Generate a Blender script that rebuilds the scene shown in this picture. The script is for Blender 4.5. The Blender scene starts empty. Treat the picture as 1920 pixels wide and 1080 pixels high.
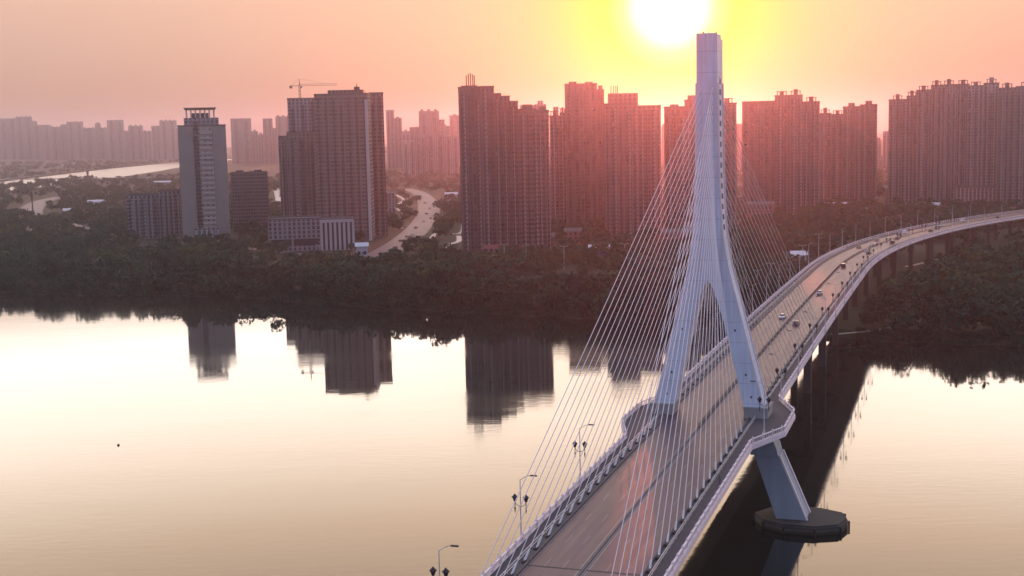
import bpy, bmesh, math, random
import numpy as np
from mathutils import Vector, Matrix
R = math.radians
rng = random.Random(7)
sc = bpy.context.scene
COL = sc.collection

# ------------------------------------------------------------------ camera
F, CX, CY, YH, ROLL, HCAM = 2500.0, 960.0, 540.0, 240.0, 0.022, 90.14
pit = math.atan2(CY - YH, F)
fw = np.array([0, math.cos(pit), -math.sin(pit)])
up0 = np.array([0, math.sin(pit), math.cos(pit)]); rt0 = np.array([1.0, 0, 0])
rt = rt0 * math.cos(ROLL) - up0 * math.sin(ROLL)
up = up0 * math.cos(ROLL) + rt0 * math.sin(ROLL)
cd = bpy.data.cameras.new('camera'); cam = bpy.data.objects.new('camera', cd); COL.objects.link(cam)
cam.matrix_world = Matrix(((rt[0], up[0], -fw[0], 0), (rt[1], up[1], -fw[1], 0), (rt[2], up[2], -fw[2], HCAM), (0, 0, 0, 1)))
cd.sensor_width = 36; cd.lens = F / 1920 * 36; cd.clip_start = 1; cd.clip_end = 40000
sc.camera = cam

# ------------------------------------------------------------------ world and sun
SUN_EL, SUN_AZ = R(4.9), R(6.9)
sdir = (math.sin(SUN_AZ) * math.cos(SUN_EL), math.cos(SUN_AZ) * math.cos(SUN_EL), math.sin(SUN_EL))
w = bpy.data.worlds.new('World'); sc.world = w; w.use_nodes = True
nt = w.node_tree; nt.nodes.clear(); N = nt.nodes.new; K = nt.links.new
def ramp(nt, pts, fac, interp='LINEAR'):
    r = nt.nodes.new('ShaderNodeValToRGB'); r.color_ramp.interpolation = interp
    e = r.color_ramp.elements
    while len(e) < len(pts): e.new(0.5)
    for i, (p, c) in enumerate(pts):
        e[i].position = p; e[i].color = (c[0], c[1], c[2], 1)
    nt.links.new(fac, r.inputs[0]); return r.outputs[0]
tc = N('ShaderNodeTexCoord'); sx = N('ShaderNodeSeparateXYZ'); K(tc.outputs['Generated'], sx.inputs[0])
def mth(nt, op, a, b=None, c=None, clamp=False):
    m = nt.nodes.new('ShaderNodeMath'); m.operation = op; m.use_clamp = clamp
    for i, v in enumerate((a, b, c)):
        if v is None: continue
        if isinstance(v, (int, float)): m.inputs[i].default_value = v
        else: nt.links.new(v, m.inputs[i])
    return m.outputs[0]
zz = mth(nt, 'MULTIPLY_ADD', sx.outputs['Z'], 0.5, 0.5, True)
def zp(el): return 0.5 + 0.5 * el
S = 0.2                                               # ramp colours are stored at a quarter of the radiance
q = lambda *c: tuple(v * S for v in c)
front = ramp(nt, [(0, q(.25, .17, .17)), (zp(-.02), q(.34, .20, .19)), (zp(.0), q(.46, .28, .27)), (zp(.03), q(.51, .305, .245)), (zp(.06), q(.60, .375, .31)),
                  (zp(.10), q(.72, .45, .36)), (zp(.122), q(1.6, 1.25, 1.0)), (zp(.15), q(3.8, 3.3, 2.9)),
                  (zp(.22), q(3.9, 3.2, 2.6)), (zp(.29), q(3.0, 2.15, 1.5)), (zp(.40), q(1.9, 1.35, 1.0)),
                  (zp(.6), q(.6, .6, .8)), (1, q(.35, .42, .7))], zz)
back = ramp(nt, [(0, q(.1, .1, .12)), (zp(.0), q(.30, .28, .40)), (zp(.2), q(.36, .45, .72)), (1, q(.42, .52, .8))], zz)
ff = mth(nt, 'MULTIPLY_ADD', sx.outputs['Y'], 0.9, 0.35, True)
mx = N('ShaderNodeMix'); mx.data_type = 'RGBA'
K(ff, mx.inputs[0]); K(back, mx.inputs[6]); K(front, mx.inputs[7])
bg1 = N('ShaderNodeBackground'); K(mx.outputs[2], bg1.inputs[0]); bg1.inputs[1].default_value = 1 / S
# glow of the low sun through the dusty air
dp = N('ShaderNodeVectorMath'); dp.operation = 'DOT_PRODUCT'; K(tc.outputs['Generated'], dp.inputs[0]); dp.inputs[1].default_value = sdir
ang = mth(nt, 'ARCCOSINE', mth(nt, 'MINIMUM', dp.outputs['Value'], 0.9999999))
a1 = mth(nt, 'DIVIDE', ang, R(14))
glow = ramp(nt, [(0, q(5, 4.6, 4)), (.078, q(3, 2.7, 2.0)), (.108, q(1.4, 1.5, .75)), (.138, q(.95, 1.2, .25)), (.19, q(.62, .86, .0)), (.27, q(.56, .66, .0)),
                 (.42, q(.62, .52, .06)), (.65, q(.66, .44, .16)), (1, q(.66, .40, .26))], a1)
gmask = ramp(nt, [(0, (1, 1, 1)), (.18, (1, 1, 1)), (.25, (.80, .80, .80)), (.34, (.52, .52, .52)), (.46, (.27, .27, .27)), (.65, (.09, .09, .09)), (1, (0, 0, 0))], a1, 'B_SPLINE')
gm = N('ShaderNodeMix'); gm.data_type = 'RGBA'; K(gmask, gm.inputs[0]); K(mx.outputs[2], gm.inputs[6]); K(glow, gm.inputs[7]); K(gm.outputs[2], bg1.inputs[0])
sky = N('ShaderNodeTexSky'); sky.sky_type = 'NISHITA'; sky.sun_disc = False
sky.sun_elevation = SUN_EL; sky.sun_rotation = SUN_AZ; sky.dust_density = 3; sky.air_density = 1.5
bg3 = N('ShaderNodeBackground'); K(sky.outputs[0], bg3.inputs[0]); bg3.inputs[1].default_value = 0.012
ad2 = N('ShaderNodeAddShader'); wo = N('ShaderNodeOutputWorld')
K(bg1.outputs[0], ad2.inputs[0]); K(bg3.outputs[0], ad2.inputs[1]); K(ad2.outputs[0], wo.inputs[0])
sl = bpy.data.lights.new('sun', 'SUN'); so = bpy.data.objects.new('sun', sl); COL.objects.link(so)
sl.energy = 1.45; sl.angle = R(0.6); sl.color = (1.0, .18, .11)
so.rotation_euler = Vector(sdir).to_track_quat('Z', 'Y').to_euler(); so.location = (0, 0, 400)
vs = sc.view_settings; vs.view_transform = 'Standard'; vs.look = 'None'; vs.exposure = 0; vs.gamma = 1
cy = sc.cycles
cy.use_denoising = True; cy.max_bounces = 5; cy.diffuse_bounces = 2; cy.glossy_bounces = 3; cy.volume_bounces = 1
cy.use_light_tree = False; cy.transparent_max_bounces = 6

# ------------------------------------------------------------------ helpers
def at(x, y, z=0.0):                                   # where the sight line of a photo pixel meets the level z
    d = fw * F + rt * (x - CX) - up * (y - CY)
    t = (z - HCAM) / d[2]
    return np.array([0, 0, HCAM]) + d * t
def px(P):
    d = np.asarray(P, float) - np.array([0, 0, HCAM]); z = d @ fw
    return CX + F * (d @ rt) / z, CY - F * (d @ up) / z
def height_for(P, ytop):                               # level above ground point P that shows at picture row ytop
    lo, hi = 0.0, 500.0
    for _ in range(40):
        m = (lo + hi) / 2
        if px((P[0], P[1], m))[1] > ytop: lo = m
        else: hi = m
    return lo

class MB:
    def __init__(s): s.v = []; s.f = []; s.m = []
    def add(s, vs, fs, mi=0):
        o = len(s.v); s.v += [tuple(map(float, v)) for v in vs]; s.f += [tuple(o + i for i in f) for f in fs]; s.m += [mi] * len(fs); return s
    def box(s, x0, x1, y0, y1, z0, z1, mi=0, M=None):
        v = [(x, y, z) for z in (z0, z1) for y in (y0, y1) for x in (x0, x1)]
        if M is not None: v = [tuple(M @ Vector(p)) for p in v]
        return s.add(v, [(0, 2, 3, 1), (4, 5, 7, 6), (0, 1, 5, 4), (2, 6, 7, 3), (0, 4, 6, 2), (1, 3, 7, 5)], mi)
    def tube(s, a, b, r0, r1=None, n=6, mi=0, caps=True):
        r1 = r0 if r1 is None else r1
        a = Vector(a); b = Vector(b); d = (b - a).normalized()
        h = Vector((1, 0, 0)) if abs(d.x) < .8 else Vector((0, 1, 0))
        p = d.cross(h).normalized(); q_ = d.cross(p)
        v = []
        for c, r in ((a, r0), (b, r1)):
            for i in range(n):
                t = 2 * math.pi * i / n; v.append(c + p * math.cos(t) * r + q_ * math.sin(t) * r)
        fs = [(i, (i + 1) % n, n + (i + 1) % n, n + i) for i in range(n)]
        if caps: fs += [tuple(range(n))[::-1], tuple(range(n, 2 * n))]
        return s.add(v, fs, mi)
    def prism(s, poly, z0, z1, mi=0):
        n = len(poly)
        v = [(x, y, z0) for x, y in poly] + [(x, y, z1) for x, y in poly]
        return s.add(v, [tuple(range(n))[::-1], tuple(range(n, 2 * n))] + [(i, (i + 1) % n, n + (i + 1) % n, n + i) for i in range(n)], mi)
    def loft(s, rings, mi=0, caps=True, closed=True):  # rings: lists of equal length
        n = len(rings[0]); v = [p for r in rings for p in r]; fs = []
        for k in range(len(rings) - 1):
            for i in range(n if closed else n - 1):
                j = (i + 1) % n; fs.append((k * n + i, k * n + j, (k + 1) * n + j, (k + 1) * n + i))
        if caps and closed: fs += [tuple(range(n))[::-1], tuple(range((len(rings) - 1) * n, len(rings) * n))]
        return s.add(v, fs, mi)
    def mesh(s, name, mats, smooth=False):
        me = bpy.data.meshes.new(name); me.from_pydata(s.v, [], s.f)
        for m in (mats if isinstance(mats, (list, tuple)) else [mats]): me.materials.append(m)
        me.polygons.foreach_set('material_index', s.m)
        if smooth: me.polygons.foreach_set('use_smooth', [True] * len(s.f))
        me.update(); return me
    def build(s, name, mats, parent=None, smooth=False, recalc=False):
        me = s.mesh(name, mats, smooth)
        if recalc:
            b = bmesh.new(); b.from_mesh(me); bmesh.ops.recalc_face_normals(b, faces=b.faces); b.to_mesh(me); b.free()
        return link(name, me, parent)
def link(name, me, parent=None):
    o = bpy.data.objects.new(name, me); COL.objects.link(o)
    if parent: o.parent = parent
    return o
def tag(o, label=None, cat=None, group=None, kind=None):
    if label: o['label'] = label
    if cat: o['category'] = cat
    if group: o['group'] = group
    if kind: o['kind'] = kind
    return o
def empty(name, loc, rz, label, cat, group=None):
    o = link(name, None); o.location = loc; o.rotation_euler = (0, 0, rz); o.empty_display_size = 1
    return tag(o, label, cat, group)
def copy_tree(o, parent=None):
    c = o.copy(); COL.objects.link(c)
    if parent: c.parent = parent
    for ch in [k for k in o.children]: copy_tree(ch, c)
    return c

def mat(name, col, rough=.8, metal=0, noise=None, bump=None, spec=None, objvar=0, build=None):
    m = bpy.data.materials.new(name); m.use_nodes = True; t = m.node_tree; b = t.nodes['Principled BSDF']
    b.inputs['Base Color'].default_value = (*col, 1); b.inputs['Roughness'].default_value = rough; b.inputs['Metallic'].default_value = metal
    if spec is not None: b.inputs['Specular IOR Level'].default_value = spec
    out = None
    if noise or objvar:
        c = t.nodes.new('ShaderNodeTexCoord')
        src = None
        if noise:
            sc_, amt, stretch = noise
            mp = t.nodes.new('ShaderNodeMapping'); mp.inputs['Scale'].default_value = stretch; t.links.new(c.outputs['Object'], mp.inputs[0])
            n = t.nodes.new('ShaderNodeTexNoise'); n.inputs['Scale'].default_value = sc_; n.inputs['Detail'].default_value = 6; t.links.new(mp.outputs[0], n.inputs[0])
            src = mth(t, 'MULTIPLY_ADD', n.outputs[0], 2 * amt, 1 - amt)
        if objvar:
            oi = t.nodes.new('ShaderNodeObjectInfo')
            v = mth(t, 'MULTIPLY_ADD', oi.outputs['Random'], 2 * objvar, 1 - objvar)
            src = v if src is None else mth(t, 'MULTIPLY', src, v)
        mul = t.nodes.new('ShaderNodeVectorMath'); mul.operation = 'SCALE'; mul.inputs[0].default_value = col; t.links.new(src, mul.inputs['Scale'])
        t.links.new(mul.outputs[0], b.inputs['Base Color'])
    if bump:
        c = t.nodes.new('ShaderNodeTexCoord'); n = t.nodes.new('ShaderNodeTexNoise'); n.inputs['Scale'].default_value = bump[0]; n.inputs['Detail'].default_value = 4
        t.links.new(c.outputs['Object'], n.inputs[0]); bp = t.nodes.new('ShaderNodeBump'); bp.inputs['Strength'].default_value = bump[1]; bp.inputs['Distance'].default_value = bump[2]
        t.links.new(n.outputs[0], bp.inputs['Height']); t.links.new(bp.outputs[0], b.inputs['Normal'])
    return m

def facade(name, wall, glass, fh=3.1, bw=3.4, wfrac=.5, hfrac=.72, rough=.75, seed=0):
    """wall with a window in every bay and storey (object space, so it is tied to the building)"""
    m = bpy.data.materials.new(name); m.use_nodes = True; t = m.node_tree; b = t.nodes['Principled BSDF']
    c = t.nodes.new('ShaderNodeTexCoord'); s = t.nodes.new('ShaderNodeSeparateXYZ'); t.links.new(c.outputs['Object'], s.inputs[0])
    g = t.nodes.new('ShaderNodeNewGeometry'); 
    n = t.nodes.new('ShaderNodeTexCoord'); ns = t.nodes.new('ShaderNodeSeparateXYZ'); t.links.new(n.outputs['Normal'], ns.inputs[0])
    side = mth(t, 'GREATER_THAN', mth(t, 'ABSOLUTE', ns.outputs['X']), .6)
    top = mth(t, 'LESS_THAN', mth(t, 'ABSOLUTE', ns.outputs['Z']), .5)
    hx = mth(t, 'ADD', mth(t, 'MULTIPLY', s.outputs['Y'], side), mth(t, 'MULTIPLY', s.outputs['X'], mth(t, 'SUBTRACT', 1.0, side)))
    fx = mth(t, 'FRACT', mth(t, 'DIVIDE', hx, bw)); fz = mth(t, 'FRACT', mth(t, 'DIVIDE', s.outputs['Z'], fh))
    inx = mth(t, 'LESS_THAN', mth(t, 'ABSOLUTE', mth(t, 'SUBTRACT', fx, .5)), wfrac / 2)
    inz = mth(t, 'LESS_THAN', mth(t, 'ABSOLUTE', mth(t, 'SUBTRACT', fz, .5)), hfrac / 2)
    win = mth(t, 'MULTIPLY', mth(t, 'MULTIPLY', inx, inz), top)
    nn = t.nodes.new('ShaderNodeTexNoise'); nn.inputs['Scale'].default_value = .05; nn.inputs['Detail'].default_value = 5; t.links.new(c.outputs['Object'], nn.inputs[0])
    mul = t.nodes.new('ShaderNodeVectorMath'); mul.operation = 'SCALE'; mul.inputs[0].default_value = wall
    oi = t.nodes.new('ShaderNodeObjectInfo')
    t.links.new(mth(t, 'MULTIPLY', mth(t, 'MULTIPLY_ADD', nn.outputs[0], .5, .75), mth(t, 'MULTIPLY_ADD', oi.outputs['Random'], .2, .9)), mul.inputs['Scale'])
    wn = t.nodes.new('ShaderNodeTexWhiteNoise'); wn.noise_dimensions = '2D'
    cm = t.nodes.new('ShaderNodeCombineXYZ'); t.links.new(mth(t, 'FLOOR', mth(t, 'DIVIDE', hx, bw)), cm.inputs[0]); t.links.new(mth(t, 'FLOOR', mth(t, 'DIVIDE', s.outputs['Z'], fh)), cm.inputs[1])
    t.links.new(cm.outputs[0], wn.inputs['Vector'])
    gl = t.nodes.new('ShaderNodeVectorMath'); gl.operation = 'SCALE'; gl.inputs[0].default_value = glass
    t.links.new(mth(t, 'MULTIPLY_ADD', wn.outputs['Value'], 1.4, .4), gl.inputs['Scale'])
    mix = t.nodes.new('ShaderNodeMix'); mix.data_type = 'RGBA'
    t.links.new(win, mix.inputs[0]); t.links.new(mul.outputs[0], mix.inputs[6]); t.links.new(gl.outputs[0], mix.inputs[7])
    t.links.new(mix.outputs[2], b.inputs['Base Color'])
    t.links.new(mth(t, 'MULTIPLY_ADD', win, .25 - rough, rough), b.inputs['Roughness'])
    return m

M = dict(
    tower_paint=mat('pylon_paint', (.42, .48, .60), .45, noise=(.25, .10, (1, 1, .3))),
    cable=mat('cable_sheath', (.76, .72, .76), .4),
    concrete=mat('concrete', (.30, .29, .29), .8, noise=(.4, .2, (1, 1, 1))),
    girder=mat('girder_concrete', (.34, .32, .32), .8, noise=(.2, .15, (1, 1, 1))),
    rail=mat('balustrade_paint', (.80, .68, .71), .5, noise=(.3, .12, (1, 1, 1))),
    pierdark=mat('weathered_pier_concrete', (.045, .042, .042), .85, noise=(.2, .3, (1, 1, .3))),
    low_shade_paint=mat('shaded_pylon_paint', (.30, .34, .40), .55, noise=(.6, .22, (1, 1, .15))),  # pylon paint with the deck's shade put into its colour, streaky tone
    hotel=mat('beige_cladding', (.27, .235, .21), .7, noise=(.1, .12, (1, 1, 1))),
    steel=mat('dark_steel', (.035, .033, .04), .75),
    black=mat('opening_dark', (.012, .012, .015), .8),
    pale=mat('pale_metal', (.6, .6, .62), .4, .2),
    footing=mat('wet_footing_concrete', (.045, .043, .042), .85, noise=(.3, .4, (1, 1, 1))),
    walkway=mat('walkway_paving', (.06, .055, .07), .8, noise=(.8, .25, (1, 1, 1))),
    lane=mat('lane_paint', (.26, .25, .25), .6),
    bark=mat('bark', (.07, .05, .04), .9),
    leaf=mat('leaves', (.012, .046, .026), .9, objvar=.35, noise=(.25, .45, (1, 1, 1)), spec=.2),
    leaf2=mat('leaves_deep', (.008, .033, .023), .9, objvar=.35, noise=(.25, .45, (1, 1, 1)), spec=.2),
    leaf3=mat('leaves_light', (.045, .080, .030), .85, noise=(.25, .4, (1, 1, 1)), spec=.2),
    asphaltish=mat('grimy_kerb_concrete', (.10, .09, .095), .8, noise=(.5, .2, (1, 1, 1))),
    glass=mat('dark_glass', (.03, .035, .045), .15),
    roofdark=mat('roof_felt', (.10, .095, .095), .85),
    roofpale=mat('pale_roof_sheet', (.62, .62, .66), .35),
    white=mat('white_render', (.42, .41, .42), .7, noise=(.1, .12, (1, 1, 1))),
    redroof=mat('dark_red_roof', (.22, .06, .06), .7),
    blue=mat('blue_sheet', (.07, .10, .32), .5),
    tyre=mat('tyre_rubber', (.02, .02, .02), .8),
    headl=mat('lamp_glass', (.8, .8, .8), .2),
    taill=mat('tail_lamp', (.4, .02, .02), .3),
    skin=mat('skin', (.35, .2, .15), .6),
    crane=mat('crane_paint', (.35, .16, .10), .6),
)
def pylon_mat():
    m = M['tower_paint']; t = m.node_tree; b = t.nodes['Principled BSDF']
    c = t.nodes.new('ShaderNodeTexCoord'); s = t.nodes.new('ShaderNodeSeparateXYZ'); t.links.new(c.outputs['Object'], s.inputs[0])
    j = mth(t, 'LESS_THAN', mth(t, 'FRACT', mth(t, 'DIVIDE', s.outputs['Z'], 4.6)), .035)
    def nz(scale, st, lo, hi):
        mp = t.nodes.new('ShaderNodeMapping'); mp.inputs['Scale'].default_value = st; t.links.new(c.outputs['Object'], mp.inputs[0])
        n = t.nodes.new('ShaderNodeTexNoise'); n.inputs['Scale'].default_value = scale; n.inputs['Detail'].default_value = 5; t.links.new(mp.outputs[0], n.inputs[0])
        return mth(t, 'MULTIPLY_ADD', n.outputs[0], hi - lo, lo)
    v = mth(t, 'MULTIPLY', mth(t, 'MULTIPLY', nz(1.3, (1, 1, .06), .62, 1.38), nz(.12, (1, 1, 1), .8, 1.2)), mth(t, 'SUBTRACT', 1.0, mth(t, 'MULTIPLY', j, .22)))
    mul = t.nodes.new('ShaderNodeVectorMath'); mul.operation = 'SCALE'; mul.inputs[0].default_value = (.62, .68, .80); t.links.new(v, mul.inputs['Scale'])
    t.links.new(mul.outputs[0], b.inputs['Base Color'])
pylon_mat()
def footing_mat():
    m = M['footing']; t = m.node_tree; b = t.nodes['Principled BSDF']
    c = t.nodes.new('ShaderNodeTexCoord'); s = t.nodes.new('ShaderNodeSeparateXYZ'); t.links.new(c.outputs['Object'], s.inputs[0])
    n = t.nodes.new('ShaderNodeTexNoise'); n.inputs['Scale'].default_value = .5; n.inputs['Detail'].default_value = 6; t.links.new(c.outputs['Object'], n.inputs[0])
    e = mth(t, 'ADD', s.outputs['Z'], mth(t, 'MULTIPLY', n.outputs[0], .9))
    r = ramp(t, [(.0, (.018, .024, .014)), (.5, (.03, .032, .022)), (.62, (.10, .09, .075)), (.75, (.075, .068, .062)), (1, (.05, .047, .045))], mth(t, 'MULTIPLY', e, .5, None, True))
    t.links.new(r, b.inputs['Base Color'])
footing_mat()
def asphalt():
    m = bpy.data.materials.new('asphalt'); m.use_nodes = True; t = m.node_tree; b = t.nodes['Principled BSDF']; b.inputs['Specular IOR Level'].default_value = .62; b.inputs['Specular Tint'].default_value = (.98, .74, 1, 1)
    c = t.nodes.new('ShaderNodeTexCoord'); uvm = c.outputs['UV']
    mp = t.nodes.new('ShaderNodeMapping'); mp.inputs['Scale'].default_value = (1, .03, 1); t.links.new(uvm, mp.inputs[0])
    n = t.nodes.new('ShaderNodeTexNoise'); n.inputs['Scale'].default_value = .9; n.inputs['Detail'].default_value = 4; t.links.new(mp.outputs[0], n.inputs[0])
    n2 = t.nodes.new('ShaderNodeTexNoise'); n2.inputs['Scale'].default_value = .12; n2.inputs['Detail'].default_value = 8; t.links.new(uvm, n2.inputs[0])
    v = mth(t, 'MULTIPLY', mth(t, 'MULTIPLY_ADD', n.outputs[0], 1.6, .2), mth(t, 'MULTIPLY_ADD', n2.outputs[0], 1.0, .5))
    mul = t.nodes.new('ShaderNodeVectorMath'); mul.operation = 'SCALE'; mul.inputs[0].default_value = (.050, .036, .052); t.links.new(v, mul.inputs['Scale'])
    su = t.nodes.new('ShaderNodeSeparateXYZ'); t.links.new(uvm, su.inputs[0])
    au = mth(t, 'ABSOLUTE', su.outputs[0]); ln = None
    for o in (3.4, 6.4):
        g = mth(t, 'LESS_THAN', mth(t, 'ABSOLUTE', mth(t, 'SUBTRACT', au, o)), .08); ln = g if ln is None else mth(t, 'MAXIMUM', ln, g)
    ds = mth(t, 'LESS_THAN', mth(t, 'FRACT', mth(t, 'DIVIDE', su.outputs[1], 12.0)), .34)
    wear = mth(t, 'MULTIPLY', mth(t, 'MULTIPLY', ln, ds), .35)
    lm = t.nodes.new('ShaderNodeMix'); lm.data_type = 'RGBA'; t.links.new(wear, lm.inputs[0]); t.links.new(mul.outputs[0], lm.inputs[6]); lm.inputs[7].default_value = (.4, .38, .38, 1)
    t.links.new(lm.outputs[2], b.inputs['Base Color'])
    t.links.new(mth(t, 'MULTIPLY_ADD', n.outputs[0], .25, .38), b.inputs['Roughness'])
    return m
M['asphalt'] = asphalt()
M['street'] = mat('street_surface', (.13, .105, .115), .6, spec=.35, noise=(.05, .2, (1, 1, 1)))
M['path'] = mat('path_paving', (.42, .38, .36), .5, noise=(.1, .2, (1, 1, 1)))
M['roofwhite'] = M['roofpale']

# ------------------------------------------------------------------ water, land, haze
def water_mat():
    m = bpy.data.materials.new('river_water'); m.use_nodes = True; t = m.node_tree; b = t.nodes['Principled BSDF']
    b.inputs['Base Color'].default_value = (.012, .014, .012, 1); b.inputs['Roughness'].default_value = .03; b.inputs['IOR'].default_value = 1.42
    c = t.nodes.new('ShaderNodeTexCoord')
    def nz(scale, st, det=3):
        mp = t.nodes.new('ShaderNodeMapping'); mp.inputs['Scale'].default_value = st; t.links.new(c.outputs['Object'], mp.inputs[0])
        n = t.nodes.new('ShaderNodeTexNoise'); n.inputs['Scale'].default_value = scale; n.inputs['Detail'].default_value = det; t.links.new(mp.outputs[0], n.inputs[0]); return n.outputs[0]
    patch = nz(.011, (.6, 1.6, 1), 5)
    ps = mth(t, 'SMOOTH_MIN', mth(t, 'MULTIPLY_ADD', patch, 4.5, -1.75, True), 1.0, .01)
    fine = nz(.35, (.5, 1.3, 1), 4); mid = nz(.05, (.4, 1.2, 1), 3)
    h = mth(t, 'ADD', mth(t, 'MULTIPLY', fine, mth(t, 'MULTIPLY_ADD', ps, .016, .0014)), mth(t, 'MULTIPLY', mid, .02))
    bp = t.nodes.new('ShaderNodeBump'); bp.inputs['Strength'].default_value = 1; bp.inputs['Distance'].default_value = 1.0
    t.links.new(h, bp.inputs['Height']); t.links.new(bp.outputs[0], b.inputs['Normal'])
    t.links.new(mth(t, 'MULTIPLY_ADD', ps, .05, .02), b.inputs['Roughness'])
    return m
mb = MB(); mb.add([(-7000, -500, 0), (7000, -500, 0), (7000, 9000, 0), (-7000, 9000, 0)], [(0, 1, 2, 3)])
tag(mb.build('river_water', water_mat()), kind='structure')

def far_water_mat():
    m = bpy.data.materials.new('ruffled_far_water'); m.use_nodes = True; t = m.node_tree; b = t.nodes['Principled BSDF']
    b.inputs['Base Color'].default_value = (.08, .08, .085, 1); b.inputs['Roughness'].default_value = .32; b.inputs['IOR'].default_value = 1.5
    c = t.nodes.new('ShaderNodeTexCoord'); n = t.nodes.new('ShaderNodeTexNoise'); n.inputs['Scale'].default_value = .1; n.inputs['Detail'].default_value = 4
    t.links.new(c.outputs['Object'], n.inputs[0]); bp = t.nodes.new('ShaderNodeBump'); bp.inputs['Distance'].default_value = 1.2; t.links.new(n.outputs[0], bp.inputs['Height']); t.links.new(bp.outputs[0], b.inputs['Normal'])
    return m
def ground_mat():
    m = bpy.data.materials.new('park_ground'); m.use_nodes = True; t = m.node_tree; b = t.nodes['Principled BSDF']
    c = t.nodes.new('ShaderNodeTexCoord'); n = t.nodes.new('ShaderNodeTexNoise'); n.inputs['Scale'].default_value = .012; n.inputs['Detail'].default_value = 10; t.links.new(c.outputs['Object'], n.inputs[0])
    r = ramp(t, [(.3, (.016, .030, .016)), (.5, (.028, .042, .024)), (.62, (.035, .045, .028)), (.8, (.055, .056, .045))], n.outputs[0])
    t.links.new(r, b.inputs['Base Color']); b.inputs['Roughness'].default_value = .9; b.inputs['Specular IOR Level'].default_value = .2
    return m
SHORE = [(-500, 545), (-200, 546), (0, 549), (150, 555), (300, 553), (500, 562), (700, 577), (900, 589), (1060, 597), (1200, 603), (1350, 612),
         (1550, 632), (1700, 645), (1900, 648), (2300, 655), (2900, 665)]
shore = [at(x, y, 0)[:2] for x, y in SHORE]
# densify and roughen the bank line
sh = []
for a, b in zip(shore[:-1], shore[1:]):
    for k in range(6):
        p = a + (b - a) * k / 6; sh.append(p + np.array([0, rng.uniform(-4, 4)]))
sh.append(shore[-1])
near_far = [(-600, 372), (-200, 366), (0, 362), (100, 352), (200, 338), (300, 323), (345, 314), (420, 303), (470, 298)]
far_near = [(-600, 352), (-200, 346), (0, 341), (100, 329), (200, 317), (300, 307), (345, 303), (420, 298)]
nf = [at(x, y, 0)[:2] for x, y in near_far]; fn = [at(x, y, 0)[:2] for x, y in far_near]
T = nf[-1]; E2 = np.array([6500., T[1] + 600])
LZ = 3.0
def land(name, poly, z, slope_pts):
    b = bmesh.new(); vs_ = [b.verts.new((p[0], p[1], z)) for p in poly]
    f = b.faces.new(vs_)
    if f.normal.z < 0: f.normal_flip()
    b.normal_update()
    if f.normal.z < 0: f.normal_flip()
    bmesh.ops.triangulate(b, faces=[f])
    # river bank slope down to below the water
    n = len(poly); low = []
    c = slope_pts
    for i in range(n):
        if c[i] is not None: low.append(b.verts.new((poly[i][0] + c[i][0], poly[i][1] + c[i][1], -0.8)))
        else: low.append(None)
    for i in range(n):
        j = (i + 1) % n
        if low[i] and low[j]: b.faces.new((vs_[i], vs_[j], low[j], low[i]))
    bmesh.ops.recalc_face_normals(b, faces=b.faces)
    me = bpy.data.meshes.new(name); b.to_mesh(me); b.free(); me.materials.append(M['ground'])
    return tag(link(name, me), kind='structure')
M['ground'] = ground_mat()
polyA = [p + np.array([0, 5.0]) for p in sh] + [np.array([6500., 300.]), E2] + nf[::-1]
slA = [(0, -7)] * len(sh) + [None, None] + [(0, 10)] * len(nf)
polyA += [np.array([-6500., nf[0][1]]), np.array([-6500., sh[0][1] + 9])]; slA += [None, None]
land('ground', polyA, LZ, slA)
polyB = [np.array([-6500., fn[0][1]])] + fn + [T, E2 + np.array([0, .0]), np.array([6500., 9000.]), np.array([-6500., 9000.])]
slB = [None] + [(0, -10)] * len(fn) + [None] * 4
land('far_bank_ground', polyB, LZ, slB)

mb = MB(); nfp = [(p[0], p[1] - 6, .05) for p in nf]; fnp = [(float(p[0]), float(p[1]) + 6, .05) for p in fn] + [(float(T[0]), float(T[1]) + 6, .05)]
mb.v = nfp + fnp; mb.f = [(i, i + 1, len(nfp) + i + 1, len(nfp) + i) for i in range(len(nfp) - 1)]; mb.m = [0] * len(mb.f)
tag(mb.build('far_river_water', far_water_mat(), recalc=True), kind='structure')

# ------------------------------------------------------------------ the bridge
AZ, BX, BY = 0.329, 44.82, 298.84
UU = np.array([math.sin(AZ), math.cos(AZ)]); NN = np.array([UU[1], -UU[0]])
def deck_z(s):
    return 24.45 + .0101 * s - 3.98e-5 * s * s if s < 250 else 24.4875 - .0098 * (s - 250)
def centre(s):
    if s <= 310: return np.array([BX, BY]) + UU * s, AZ
    Rr = 1050.0; a = (s - 310) / Rr
    p0 = np.array([BX, BY]) + UU * 310; cc = p0 + NN * Rr
    h = AZ + a
    return cc - np.array([math.cos(h), -math.sin(h)]) * Rr, h
def dk(s, off, dz=0.0):
    p, h = centre(s); n = np.array([math.cos(h), -math.sin(h)])
    q_ = p + n * off; return (q_[0], q_[1], deck_z(s) + dz)
S0, S1 = -240.0, 1180.0
def outer(s, side):                                    # half width of the deck, with the look-out round each pylon leg
    a, b, c, d = (-27, -14, 3, 17)
    base = 13.3; ex = 5.2 if side > 0 else 4.2
    if s < a or s > d: return base
    if s < b: return base + (s - a) / (b - a) * ex
    if s < c: return base + ex
    return base + ex * (d - s) / (d - c)
stations = sorted(set([S0 + 10 * i for i in range(int((S1 - S0) / 10) + 1)] + [-27, -14, 3, 17]))
bridge = empty('cable_stayed_bridge', (BX, BY, 0), 0, 'long white cable-stayed road bridge with one tall inverted Y pylon standing in the river', 'bridge')
def bpart(mbx, name, m, parent=None, smooth=False, recalc=True):
    mbx.v = [(x - BX, y - BY, z) for x, y, z in mbx.v]
    return mbx.build(name, m, parent or bridge, smooth, recalc)
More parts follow.
